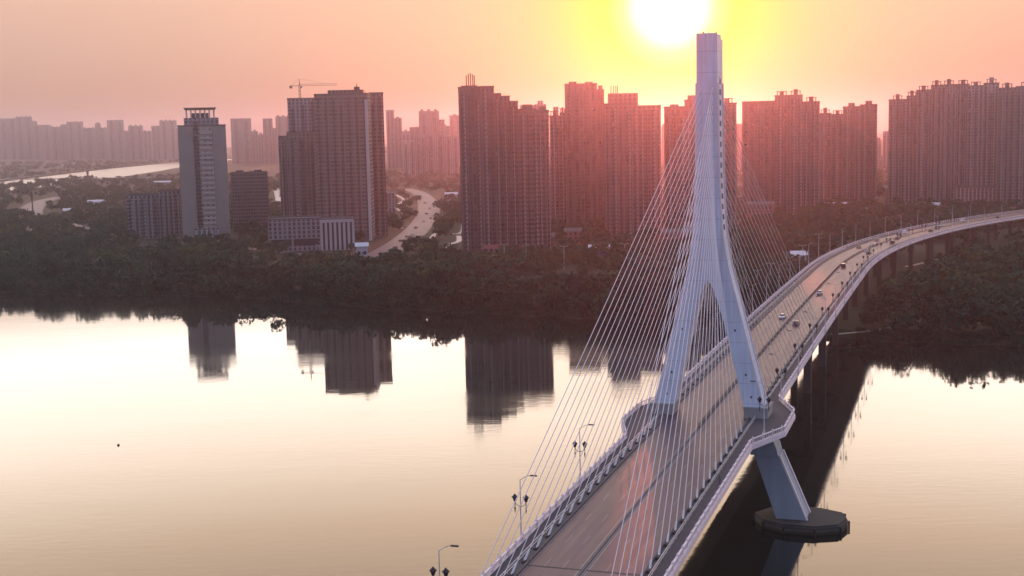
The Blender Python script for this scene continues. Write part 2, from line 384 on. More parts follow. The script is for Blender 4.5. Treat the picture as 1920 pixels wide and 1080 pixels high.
# girder
mb = MB(); rings = []
for s in stations:
    o, ol_ = outer(s, 1), outer(s, -1)
    rings.append([dk(s, -ol_, -.02), dk(s, o, -.02), dk(s, o, -.9), dk(s, min(o, 12.0), -1.1), dk(s, 7.5, -3.0), dk(s, -7.5, -3.0), dk(s, -min(ol_, 12.0), -1.1), dk(s, -ol_, -.9)])
mb.loft(rings); girder = bpart(mb, 'deck_girder', M['girder'])
# carriageways, with uv for the surface grain
def strip(name, o0, o1, dz, m, s0=S0, s1=S1, parent=None, fn0=None, fn1=None):
    st = sorted(set([s for s in stations if s0 < s < s1] + [s0, s1])); mbx = MB()
    for i, s in enumerate(st):
        mbx.v += [dk(s, fn0(s) if fn0 else o0, dz), dk(s, fn1(s) if fn1 else o1, dz)]
    mbx.f = [(2 * i, 2 * i + 1, 2 * i + 3, 2 * i + 2) for i in range(len(st) - 1)]; mbx.m = [0] * len(mbx.f)
    o = bpart(mbx, name, m, parent)
    uv = o.data.uv_layers.new(name='UVMap')
    for l in o.data.loops:
        vi = l.vertex_index; uv.data[l.index].uv = ((o0 if vi % 2 == 0 else o1), st[vi // 2])
    return o
cwl = strip('carriageway', -9.1, -.35, .01, M['asphalt']); cwr = strip('carriageway', .35, 9.1, .01, M['asphalt'])
for off, par in ((-8.9, cwl), (-.7, cwl), (.7, cwr), (8.9, cwr)):
    mb = MB()
    st = stations
    for s in st: mb.v += [dk(s, off - .08, .016), dk(s, off + .08, .016)]
    mb.f = [(2 * i, 2 * i + 1, 2 * i + 3, 2 * i + 2) for i in range(len(st) - 1)]; mb.m = [0] * len(mb.f)
    bpart(mb, 'edge_line', M['lane'], par, recalc=False)
for s in (-200, -108, 150, 250, 345, 429, 513, 597, 681, 765, 849):
    for par, o0, o1 in ((cwl, -9.05, -.4), (cwr, .4, 9.05)):
        mb = MB(); mb.add([dk(s, o0, .018), dk(s, o1, .018), dk(s + .5, o1, .018), dk(s + .5, o0, .018)], [(0, 1, 2, 3)]); bpart(mb, 'expansion_joint', M['steel'], par, recalc=False)
# raised side strips
def bar(mbx, o0, o1, z0, z1, s0=S0, s1=S1, f0=None, f1=None, mi=0):
    st = sorted(set([s for s in stations if s0 < s < s1] + [s0, s1]))
    mbx.loft([[dk(s, f0(s) if f0 else o0, z0), dk(s, f1(s) if f1 else o1, z0), dk(s, f1(s) if f1 else o1, z1), dk(s, f0(s) if f0 else o0, z1)] for s in st], mi)
for sd in (-1, 1):
    mb = MB(); bar(mb, sd * 10.7, 0, 0, .14, f1=lambda s: sd * (outer(s, sd) - .3)); bpart(mb, 'walkway', M['walkway'])
    mb = MB(); bar(mb, sd * 9.1, sd * 9.45, 0, .35); bpart(mb, 'kerb', M['asphaltish'])
    mb = MB(); bar(mb, sd * 9.45, sd * 10.7, 0, .10); bpart(mb, 'cable_strip', M['asphaltish'])
    # parapet of the walkway
    mb = MB()
    bar(mb, 0, 0, 0, .22, f0=lambda s: sd * (outer(s, sd) - .3), f1=lambda s: sd * outer(s, sd))
    bar(mb, 0, 0, 1.08, 1.24, f0=lambda s: sd * (outer(s, sd) - .32), f1=lambda s: sd * (outer(s, sd) + .02))
    s = S0
    while s < S1:
        big = (int(round((s - S0) / .75)) % 5 == 0)
        if s < 420 or big:
            hw_ = .2 if big else .07; o = outer(s, sd) - .15; zt = 1.45 if big else 1.08
            a = [dk(s - hw_, sd * (o - (.16 if big else .06)), .2), dk(s + hw_, sd * (o - (.16 if big else .06)), .2), dk(s + hw_, sd * (o + (.16 if big else .06)), .2), dk(s - hw_, sd * (o + (.16 if big else .06)), .2)]
            b = [(p[0], p[1], p[2] - .2 + zt) for p in a]
            mb.loft([a, b])
            if big and s < 420:
                c = dk(s, sd * o, zt); mb.tube(c, (c[0], c[1], c[2] + .35), .1, .02, 5)
        s += .75
    ol = bpart(mb, 'parapet', M['rail'])
    # pale edge beam under the parapet
    mb = MB(); bar(mb, 0, 0, -1.0, .0, f0=lambda s: sd * (outer(s, sd) + .0), f1=lambda s: sd * (outer(s, sd) + .12)); bpart(mb, 'edge_beam', M['rail'])
    # guard rail between the cables and the walkway
    mb = MB(); bar(mb, sd * 10.62, sd * 10.70, .95, 1.05, -200, 420); bar(mb, sd * 10.62, sd * 10.70, .5, .56, -200, 420)
    s = -200
    while s < 420:
        c = dk(s, sd * 10.66, .1); mb.tube(c, (c[0], c[1], c[2] + .9), .05, n=4); s += 2.5
    bpart(mb, 'guard_rail', M['pale'])
# median fence
mb = MB(); bar(mb, -.18, .18, .0, .25, -15, S1); bar(mb, -.05, .05, .95, 1.05, -15, S1)
s = -15
while s < S1:
    c = dk(s, 0, .28); mb.tube(c, (c[0], c[1], c[2] + .75), .045, n=4); s += 1.0 if s < 500 else 3
bpart(mb, 'median_fence', M['steel'])
mb = MB(); bar(mb, -.12, .12, .0, .2, S0, -15.4); bpart(mb, 'median_kerb', M['asphaltish'])

# pylon ---------------------------------------------------------------
PROF = [(0.5, 15.6, 22.4), (2, 15.2, 21.8), (16.2, 10.3, 15.8)]
LEG = [(24.3, 8.5, 12.9), (32, 6.75, 11.0), (40, 4.95, 9.0), (45, 3.75, 7.75), (50, 2.3, 6.5), (53, 1.35, 5.7), (54.6, .55, 5.3), (55.2, 0.0, 5.15)]
SHAFT = [(55.2, 5.15), (58, 4.45), (62, 3.75), (66, 3.2), (72, 2.8), (80, 2.5), (90, 2.35), (100, 2.3), (108.6, 2.3)]
def th(z):                                             # half thickness along the bridge
    return np.interp(z, [0, 25, 60, 110], [3.6, 3.0, 3.1, 3.5])
def pp(n, s, z): q_ = UU * s + NN * n; return (BX + q_[0], BY + q_[1], z)
mb = MB()
b = bmesh.new()
rowsF = {}
def col(z, xs): return [(x, z) for x in xs]
# outline of one half; both legs and the shaft are one surface
halves = []
for sd in (-1, 1):
    for (z0, i0, o0), (z1, i1, o1) in zip(LEG[:-1], LEG[1:]):
        t0, t1 = th(z0), th(z1)
        mb.add([pp(sd * i0, -t0, z0), pp(sd * o0, -t0, z0), pp(sd * o1, -t1, z1), pp(sd * i1, -t1, z1)], [(0, 1, 2, 3)])
        mb.add([pp(sd * i0, t0, z0), pp(sd * o0, t0, z0), pp(sd * o1, t1, z1), pp(sd * i1, t1, z1)], [(3, 2, 1, 0)])
        mb.add([pp(sd * o0, -t0, z0), pp(sd * o0, t0, z0), pp(sd * o1, t1, z1), pp(sd * o1, -t1, z1)], [(0, 1, 2, 3)])
        mb.add([pp(sd * i0, -t0, z0), pp(sd * i0, t0, z0), pp(sd * i1, t1, z1), pp(sd * i1, -t1, z1)], [(3, 2, 1, 0)])
    z0, i0, o0 = LEG[0]; t0 = th(z0)
    mb.add([pp(sd * i0, -t0, z0), pp(sd * o0, -t0, z0), pp(sd * o0, t0, z0), pp(sd * i0, t0, z0)], [(0, 1, 2, 3)])
    for (z0, o0), (z1, o1) in zip(SHAFT[:-1], SHAFT[1:]):
        t0, t1 = th(z0), th(z1)
        mb.add([pp(0, -t0, z0), pp(sd * o0, -t0, z0), pp(sd * o1, -t1, z1), pp(0, -t1, z1)], [(0, 1, 2, 3)])
        mb.add([pp(0, t0, z0), pp(sd * o0, t0, z0), pp(sd * o1, t1, z1), pp(0, t1, z1)], [(3, 2, 1, 0)])
        mb.add([pp(sd * o0, -t0, z0), pp(sd * o0, t0, z0), pp(sd * o1, t1, z1), pp(sd * o1, -t1, z1)], [(0, 1, 2, 3)])
    zt, ot = SHAFT[-1]; tt = th(zt)
    mb.add([pp(0, -tt, zt), pp(sd * ot, -tt, zt), pp(sd * ot, tt, zt), pp(0, tt, zt)], [(0, 1, 2, 3)])
pylon = bpart(mb, 'pylon', M['tower_paint'])
me = pylon.data; b = bmesh.new(); b.from_mesh(me); bmesh.ops.remove_doubles(b, verts=b.verts, dist=.001); bmesh.ops.recalc_face_normals(b, faces=b.faces)
b.to_mesh(me); b.free()
# raised vertical fins on both edges of the side face, and the top cap rim
def pbox(mbx, n0, n1, s0, s1, z0, z1):
    mbx.loft([[pp(n0, s0, z), pp(n1, s0, z), pp(n1, s1, z), pp(n0, s1, z)] for z in (z0, z1)])
mb = MB(); zt = 108.6
pbox(mb, -2.3, 2.3, -3.5, -3.2, zt, zt + 1.2); pbox(mb, -2.3, 2.3, 1.2, 1.5, zt, zt + .5); pbox(mb, 2.0, 2.3, -3.2, 1.2, zt, zt + .9); pbox(mb, -2.3, -2.0, -3.2, 1.2, zt, zt + .9)
bpart(mb, 'top_parapet', M['tower_paint'], pylon)
mb = MB(); mb.tube(pp(0, -1, zt), pp(0, -1, zt + 2.4), .06, n=5); mb.tube(pp(-1.2, -1, zt), pp(-1.2, -1, zt + 1.7), .18, n=6); mb.tube(pp(1.6, 0, zt), pp(1.6, 0, zt + 1.6), .15, n=6)
bpart(mb, 'lightning_rod', M['steel'], pylon)
def oshaft(z):
    if z > 55.2: return float(np.interp(z, [a for a, _ in SHAFT], [o for _, o in SHAFT]))
    return float(np.interp(z, [a for a, _, _ in LEG], [o for _, _, o in LEG]))
for sd in (-1, 1):
    # edge fins run down both edges of the outer face
    for e in (-1, 1):
        mb = MB(); r = []
        for z in [24.3, 32, 40, 45, 50, 53, 55.2, 58, 62, 66, 72, 80, 90, 99]:
            o = oshaft(z); t = th(z) * e
            a, c = (t - e * .02, t - e * .5)
            r.append([pp(sd * (o - .1), a, z), pp(sd * (o + .28), a, z), pp(sd * (o + .28), c, z), pp(sd * (o - .1), c, z)])
        mb.loft(r); bpart(mb, 'edge_fin', M['rail'], pylon)
    for k in range(15):
        z = 66.5 + k * 2.3; o0, o1 = oshaft(z), oshaft(z + 1.2)
        mb = MB(); mb.loft([[pp(sd * (o - .3), -.9, zz_), pp(sd * (o + .012), -.9, zz_), pp(sd * (o + .012), .9, zz_), pp(sd * (o - .3), .9, zz_)] for zz_, o in ((z, o0), (z + 1.2, o1))])
        bpart(mb, 'anchor_opening', M['black'], pylon)
    # steel frame between the openings
    mb = MB()
    for k in range(16):
        z = 65.6 + k * 2.3; o = oshaft(z)
        mb.loft([[pp(sd * (oshaft(q2) - .1), -1.1, q2), pp(sd * (oshaft(q2) + .1), -1.1, q2), pp(sd * (oshaft(q2) + .1), 1.1, q2), pp(sd * (oshaft(q2) - .1), 1.1, q2)] for q2 in (z, z + .55)])
    bpart(mb, 'opening_frame', M['rail'], pylon)
    # inspection hatches on the legs
    for z in (29, 34, 44, 60):
        if z > 55: continue
        i = np.interp(z, [a for a, _, _ in LEG], [v for _, v, _ in LEG]); o = oshaft(z); c = (i + o) / 2 * sd; t = th(z) + .01
        mb = MB(); pbox(mb, c - .2, c + .2, -t - .03, -t + .3, z, z + .45); bpart(mb, 'hatch', M['steel'], pylon)
# plinths at deck level, lower legs, footings
for sd in (-1, 1):
    mb = MB(); i, o = (8.0, 13.4) if sd > 0 else (-13.4, -8.0)
    pbox(mb, i, o, -3.7, 3.7, 23.4, 26.6); pbox(mb, i - .15, o + .15, -3.85, 3.85, 26.6, 27.0)
    bpart(mb, 'leg_plinth', M['concrete'], pylon)
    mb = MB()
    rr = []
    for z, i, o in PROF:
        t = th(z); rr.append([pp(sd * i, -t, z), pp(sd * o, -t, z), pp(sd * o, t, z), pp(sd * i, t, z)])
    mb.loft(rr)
    bpart(mb, 'lower_leg', M['low_shade_paint'], pylon)
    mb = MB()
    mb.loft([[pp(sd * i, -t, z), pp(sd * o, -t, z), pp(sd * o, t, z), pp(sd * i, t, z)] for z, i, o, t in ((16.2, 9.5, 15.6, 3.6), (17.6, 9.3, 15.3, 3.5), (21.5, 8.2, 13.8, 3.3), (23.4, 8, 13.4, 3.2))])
    bpart(mb, 'leg_collar', M['low_shade_paint'], pylon)
    for e in (-1, 1):                                  # rims of the lower leg's outer face
        mb = MB(); rr = []
        for z, i, o in PROF:
            t = th(z) * e; rr.append([pp(sd * (o - .1), t, z), pp(sd * (o + .3), t, z), pp(sd * (o + .3), t - e * .7, z), pp(sd * (o - .1), t - e * .7, z)])
        mb.loft(rr); bpart(mb, 'edge_fin', M['rail'], pylon)
mb = MB(); mb.loft([[pp(-11, -3, 20.9), pp(11, -3, 20.9), pp(11, 3, 20.9), pp(-11, 3, 20.9)], [pp(-12.5, -3, 17), pp(12.5, -3, 17), pp(12.5, 3, 17), pp(-12.5, 3, 17)]])
bpart(mb, 'cross_beam', M['tower_paint'], pylon)
for sd in (-1, 1):
    out = [(9.8, 0), (12.5, -5.2), (17.5, -8.0), (24, -8.2), (29.3, -5.2), (30.6, 0), (29.3, 5.2), (24, 7.8), (17.5, 7.6), (12.5, 5.0)]
    mb = MB(); mb.loft([[pp(sd * n, s, z) for n, s in out] for z in (-.8, 1.6)])
    mb.loft([[pp(sd * (n * .97 + .5), s * .93, z) for n, s in out] for z in (1.6, 1.95)])
    ft = bpart(mb, 'footing', M['footing'])
    for n, s in out:
        mb = MB(); q0 = pp(sd * (n + (.25 if n > 18 else -.1)), s * 1.03, -.6); mb.tube(q0, (q0[0], q0[1], 1.5), .22, n=8); bpart(mb, 'fender', M['tyre'], ft, recalc=False)

# stay cables
ncab = 20
for e in (-1, 1):
    for sd in (-1, 1):
        for k in range(ncab):
            s = e * (18.5 + 6.3 * k); z1 = 60.5 + k * 1.98
            a = dk(s, sd * 9.95, .1); n1 = sd * (oshaft(z1) * .55); t1 = th(z1) - .25
            b_ = pp(n1, e * t1, z1)
            A, B_ = Vector(a), Vector(b_); L_ = (B_ - A).length
            mb = MB(); pts = []
            for i in range(9):
                t = i / 8; p = A.lerp(B_, t); p.z -= 4 * t * (1 - t) * L_ * .006; pts.append(p)
            for i in range(8): mb.tube(pts[i], pts[i + 1], .072, n=5, caps=False)
            d = (pts[1] - pts[0]).normalized()
            ca = bpart(mb, 'stay_cable', M['cable'], recalc=False, smooth=True)
            mb = MB(); mb.tube(A - d * .3, A + d * 2.6, .2, .17, n=8); bpart(mb, 'anchor_sleeve', M['pale'], ca, recalc=False)
            mb = MB(); c, h = centre(s)
            mb.loft([[dk(s - .6, sd * 9.7, z), dk(s - .6, sd * 10.25, z), dk(s + .6, sd * 10.25, z), dk(s + .6, sd * 9.7, z)] for z in (.1, .6 if sd > 0 else .35)])
            bpart(mb, 'anchor_block', M['steel'], ca)
# river and land piers
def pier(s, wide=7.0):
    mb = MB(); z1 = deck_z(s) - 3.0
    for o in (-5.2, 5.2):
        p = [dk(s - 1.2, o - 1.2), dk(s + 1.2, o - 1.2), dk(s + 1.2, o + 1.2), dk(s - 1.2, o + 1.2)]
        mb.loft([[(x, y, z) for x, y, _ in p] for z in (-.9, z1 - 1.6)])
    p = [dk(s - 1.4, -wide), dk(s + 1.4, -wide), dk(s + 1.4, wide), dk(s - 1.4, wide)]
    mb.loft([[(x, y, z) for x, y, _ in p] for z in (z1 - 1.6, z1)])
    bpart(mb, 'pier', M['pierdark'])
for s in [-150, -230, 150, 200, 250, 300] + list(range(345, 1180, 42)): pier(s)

# ------------------------------------------------------------------ street lamps on the bridge
def make_lamp():
    r = empty('street_lamp', (0, 0, 0), 0, None, 'street lamp')
    mb = MB(); mb.box(-.05, .3, -.25, .25, -.5, 0); mb.tube((0, 0, 0), (0, 0, 1.0), .28, .2, 8); mb.tube((0, 0, 1), (0, 0, 10.6), .12, .07, 8); mb.tube((0, 0, 6.1), (0, 0, 6.3), .2, .2, 8)
    mb.build('pole', M['pale'], r)
    mb = MB(); pr = (0, 0, 10.5)
    for i in range(1, 7):
        t = i / 6; p = (1.9 * t, 0, 10.5 + .9 * math.sin(t * 1.5)); mb.tube(pr, p, .06, .05, 6); pr = p
    arm = mb.build('arm', M['pale'], r)
    mb = MB(); mb.box(1.8, 2.9, -.18, .18, 11.3, 11.48); mb.build('lamp_head', M['steel'], arm)
    for sy in (-1, 1):
        mb = MB(); pr = (0, 0, 6.2)
        for i in range(1, 7):
            t = i / 6; p = (sy * .95 * math.sin(t * 1.57), 0, 6.2 + .9 * (1 - math.cos(t * 1.57)) - .1); mb.tube(pr, p, .05, .05, 6); pr = p
        br = mb.build('bracket', M['steel'], r)
        mb = MB(); x = sy * .95
        mb.tube((x, 0, 5.2), (x, 0, 6.9), .07, .07, 5); mb.tube((x, 0, 6.9), (x, 0, 7.6), .2, .44, 8); mb.tube((x, 0, 7.6), (x, 0, 7.7), .56, .54, 8); mb.tube((x, 0, 7.7), (x, 0, 8.2), .44, .04, 8)
        mb.tube((x, 0, 5.0), (x, 0, 5.9), .05, .15, 6)
        mb.build('lantern', M['steel'], br)
    return r
lamp0 = make_lamp(); first = True
where = {-1: 'left', 1: 'right'}
lampn = 0
ordn = ['first', 'second', 'third', 'fourth', 'fifth', 'sixth', 'seventh', 'eighth', 'ninth', 'tenth', 'eleventh', 'twelfth']
for sd in (-1, 1):
    ss = [-132.5, -97, -61.5] + [17 + 34 * k for k in range(24)] if sd < 0 else [-18 + 35 * k for k in range(24)]
    nb, na = 0, 0
    for s in ss:
        if s > 700: continue
        o = lamp0 if first else copy_tree(lamp0); first = False
        x, y, z = dk(s, sd * (outer(s, sd) + .3), -.3); _, h = centre(s)
        if s == -18: x, y, z = dk(s, 14.6, .14)
        o.location = (x, y, z); o.rotation_euler = (0, 0, -h + (math.pi if sd > 0 else 0))
        if s < 0:
            nb += 1; lab = (f'twin lantern street lamp on the left parapet before the pylon, ' + ['cut by bottom edge', 'second of three', 'closest to it'][nb - 1]) if sd < 0 else 'twin lantern street lamp standing in front of the right pylon leg'
        else:
            na += 1; lab = f'twin lantern street lamp on the {where[sd]} parapet beyond the pylon, {ordn[min(na, 12) - 1] if na <= 12 else str(na) + "th"} past it' if True else ''
            if na > 12: lab = f'distant street lamp on the {where[sd]} parapet, {["thirteenth","fourteenth","fifteenth","sixteenth","seventeenth","eighteenth","nineteenth","twentieth","twenty-first","twenty-second"][na-13]} past the pylon'
        tag(o, lab, 'street lamp', 'street lamps along the bridge parapets')

# ------------------------------------------------------------------ cars
def make_car(paint, van=False):
    r = empty('car', (0, 0, 0), 0, None, 'car')
    w_ = .92
    if van: side = [(-2.4, .35), (-2.45, 1.0), (-2.35, 2.0), (.9, 2.05), (1.7, 1.25), (2.4, 1.05), (2.45, .4)]
    else: side = [(-2.25, .35), (-2.3, .9), (-1.5, 1.0), (-1.05, 1.02), (.75, 1.0), (1.3, .95), (2.2, .78), (2.28, .4)]
    mb = MB(); mb.loft([[(x, y, z) for x, z in side] for y in (-w_, w_)]); body = mb.build('body', paint, r, recalc=True)
    if not van:
        mb = MB(); lo = [(-1.75, .98), (1.1, .97)]; 
        ring = [[(-1.8, -.85, .97), (1.1, -.85, .95), (1.1, .85, .95), (-1.8, .85, .97)], [(-1.2, -.68, 1.44), (.35, -.68, 1.44), (.35, .68, 1.44), (-1.2, .68, 1.44)]]
        mb.loft(ring); mb.build('window_band', M['glass'], r, recalc=True)
        mb = MB(); mb.box(-1.15, .3, -.66, .66, 1.443, 1.48); mb.build('roof', paint, r)
    else:
        mb = MB(); mb.add([(.95, -.8, 1.96), (.95, .8, 1.96), (1.62, .85, 1.36), (1.62, -.85, 1.36)], [(0, 1, 2, 3)]); mb.box(-2.0, .9, -w_ - .01, w_ + .01, 1.25, 1.8); mb.build('window_band', M['glass'], r, recalc=True)
    for x in (-1.4, 1.4):
        for y in (-.8, .8):
            mb = MB(); mb.tube((x, y - .12, .33), (x, y + .12, .33), .33, n=12); mb.build('wheel', M['tyre'], r)
    for y in (-.65, .65):
        mb = MB(); mb.box(2.26, 2.33, y - .2, y + .2, .58, .72); mb.build('headlight', M['headl'], r)
        mb = MB(); mb.box(-2.36, -2.3, y - .18, y + .18, .68, .85); mb.build('tail_light', M['taill'], r)
    return r
paints = dict(white=mat('white_car_paint', (.75, .75, .76), .25), black=mat('black_car_paint', (.02, .02, .022), .2), silver=mat('silver_car_paint', (.45, .46, .48), .3, .6),
              red=mat('red_car_paint', (.35, .03, .03), .25), dark=mat('grey_car_paint', (.10, .10, .11), .25))
protos = {}
CARS = [(148.6, -3.0, 'white', 0, 'white car driving just past the right pylon leg'), (133.8, 3.3, 'dark', 0, 'dark grey car driving beyond the right pylon leg, right of the median'),
        (216.2, 2.4, 'white', 0, 'white car beside the median half way along the far span'), (322, 2.2, 'black', 1, 'black van close to the median where the deck starts to bend'),
        (395, 5.0, 'dark', 0, 'dark grey car on the right lanes at the start of the bend'), (408, 2.2, 'white', 0, 'white car by the median at the start of the bend'),
        (430, -6, 'black', 0, 'black car on the left lanes in the bend'), (445, -2.2, 'silver', 0, 'silver car on the left lanes in the bend'), (462, 5.8, 'black', 1, 'black van on the outer right lane in the bend'),
        (478, -6, 'dark', 0, 'grey car near the left parapet in the bend'), (492, 2.2, 'red', 0, 'red car by the median in the bend'), (515, -2.2, 'black', 0, 'black car left of the median past the bend'),
        (540, -5.5, 'white', 1, 'white van near the left parapet past the bend'), (560, 5.0, 'black', 0, 'black car on the right lanes past the bend'), (585, 2.2, 'dark', 1, 'grey van on the right lanes past the bend'),
        (610, -3, 'white', 0, 'white car on the left lanes far along the viaduct'), (660, -5.6, 'white', 1, 'white van glinting far along the viaduct'), (705, 3, 'dark', 0, 'grey car right of the median far along the viaduct'), (770, -3, 'silver', 0, 'silver car farthest along the viaduct')]
for s, o, c, v, lab in CARS:
    key = (c, v)
    if key in protos: r = copy_tree(protos[key])
    else: r = make_car(paints[c], v); protos[key] = r
    r.location = dk(s, o, .02); _, h = centre(s)
    r.rotation_euler = (0, 0, math.pi / 2 - h + (math.pi if o < 0 else 0)); tag(r, lab, 'van' if v else 'car', 'cars driving over the bridge')

# ------------------------------------------------------------------ people on the walkways
def person(s, off, face, shirt, lab):
    x, y, z = dk(s, off, .14)
    J = [(0, 0, .95), (0, 0, 1.2), (0, .0, 1.42), (0, .01, 1.53), (0, .03, 1.66), (.1, 0, .9), (.12, .12, .5), (.13, .22, .07), (-.1, 0, .9), (-.12, -.06, .5), (-.13, -.25, .09), (.2, 0, 1.4), (.25, -.08, 1.13), (.27, .06, .88), (-.2, 0, 1.4), (-.25, .06, 1.13), (-.27, .16, .9), (.13, .34, .04), (-.13, -.12, .04)]
    Ed = [(0, 1), (1, 2), (2, 3), (3, 4), (0, 5), (5, 6), (6, 7), (0, 8), (8, 9), (9, 10), (2, 11), (11, 12), (12, 13), (2, 14), (14, 15), (15, 16), (7, 17), (10, 18)]
    rad = [.15, .14, .15, .06, .115, .1, .065, .045, .1, .065, .045, .06, .045, .035, .06, .045, .035, .04, .04]
    me = bpy.data.meshes.new('person'); me.from_pydata(J, Ed, []); me.materials.append(shirt)
    o = link('person', me); o.location = (x, y, z); o.rotation_euler = (0, 0, face)
    md = o.modifiers.new('skin', 'SKIN')
    for i, v in enumerate(me.skin_vertices[0].data): v.radius = (rad[i], rad[i])
    me.skin_vertices[0].data[0].use_root = True
    o.modifiers.new('sub', 'SUBSURF').levels = 1
    mb = MB(); b2 = bmesh.new(); bmesh.ops.create_icosphere(b2, subdivisions=2, radius=.125); hm = bpy.data.meshes.new('hair')
    for v in b2.verts: v.co.z *= 1.05; v.co.y -= .02
    for v in list(b2.verts):
        if v.co.z < -.03 and v.co.y > 0: b2.verts.remove(v)
    b2.to_mesh(hm); b2.free(); hm.materials.append(M['steel']); h_ = link('hair', hm, o); h_.location = (0, .02, 1.70)
    tag(o, lab, 'person', 'people walking on the bridge')
person(-58, 12.1, .3, paints['dark'], 'person in dark clothes walking on the right walkway before the pylon')
person(67, 12.4, .2, paints['black'], 'person in black walking on the right walkway just past the pylon')
person(158, 12.3, .3, paints['dark'], 'person in dark clothes farther along the right walkway')

# ------------------------------------------------------------------ buildings
WALLS = dict(
    taupe=facade('taupe_facade', (.20, .165, .15), (.075, .065, .065)),
    brown=facade('brown_facade', (.16, .115, .105), (.075, .055, .055), bw=3.0, wfrac=.5, hfrac=.86),
    rose=facade('rose_facade', (.30, .15, .135), (.09, .05, .05), bw=3.6),
    pale=facade('pale_facade', (.40, .35, .33), (.07, .07, .08), bw=3.8),
    beige=facade('beige_facade', (.38, .33, .29), (.16, .14, .13), bw=4.2, wfrac=.35, hfrac=.4),
    glassy=facade('glass_facade', (.12, .12, .14), (.03, .035, .05), bw=2.2, wfrac=.8, hfrac=.7),
    brown2=facade('maroon_facade', (.13, .095, .09), (.08, .06, .06), fh=3.1, bw=5.2, wfrac=.3, hfrac=.9),
    brown3=facade('umber_facade', (.19, .14, .12), (.08, .065, .06), fh=3.1, bw=4.0, wfrac=.72, hfrac=.4),
    rose2=facade('dusky_rose_facade', (.24, .13, .12), (.10, .06, .055), fh=6.2, bw=4.6, wfrac=.45, hfrac=.85),
    taupe2=facade('grey_taupe_facade', (.23, .19, .18), (.09, .08, .08), fh=3.1, bw=2.6, wfrac=.4, hfrac=.95),
    grey=facade('grey_facade', (.24, .23, .24), (.05, .05, .06), bw=3.5),
)
M['stripdark'] = facade('glazed_strip', (.07, .065, .07), (.02, .022, .03), bw=1.6, wfrac=.8, hfrac=.6)
M['striplight'] = mat('pale_pilaster', (.50, .45, .43), .7, noise=(.1, .1, (1, 1, 1)))
M['slab'] = mat('balcony_slab', (.42, .38, .36), .7)
FOOT = []
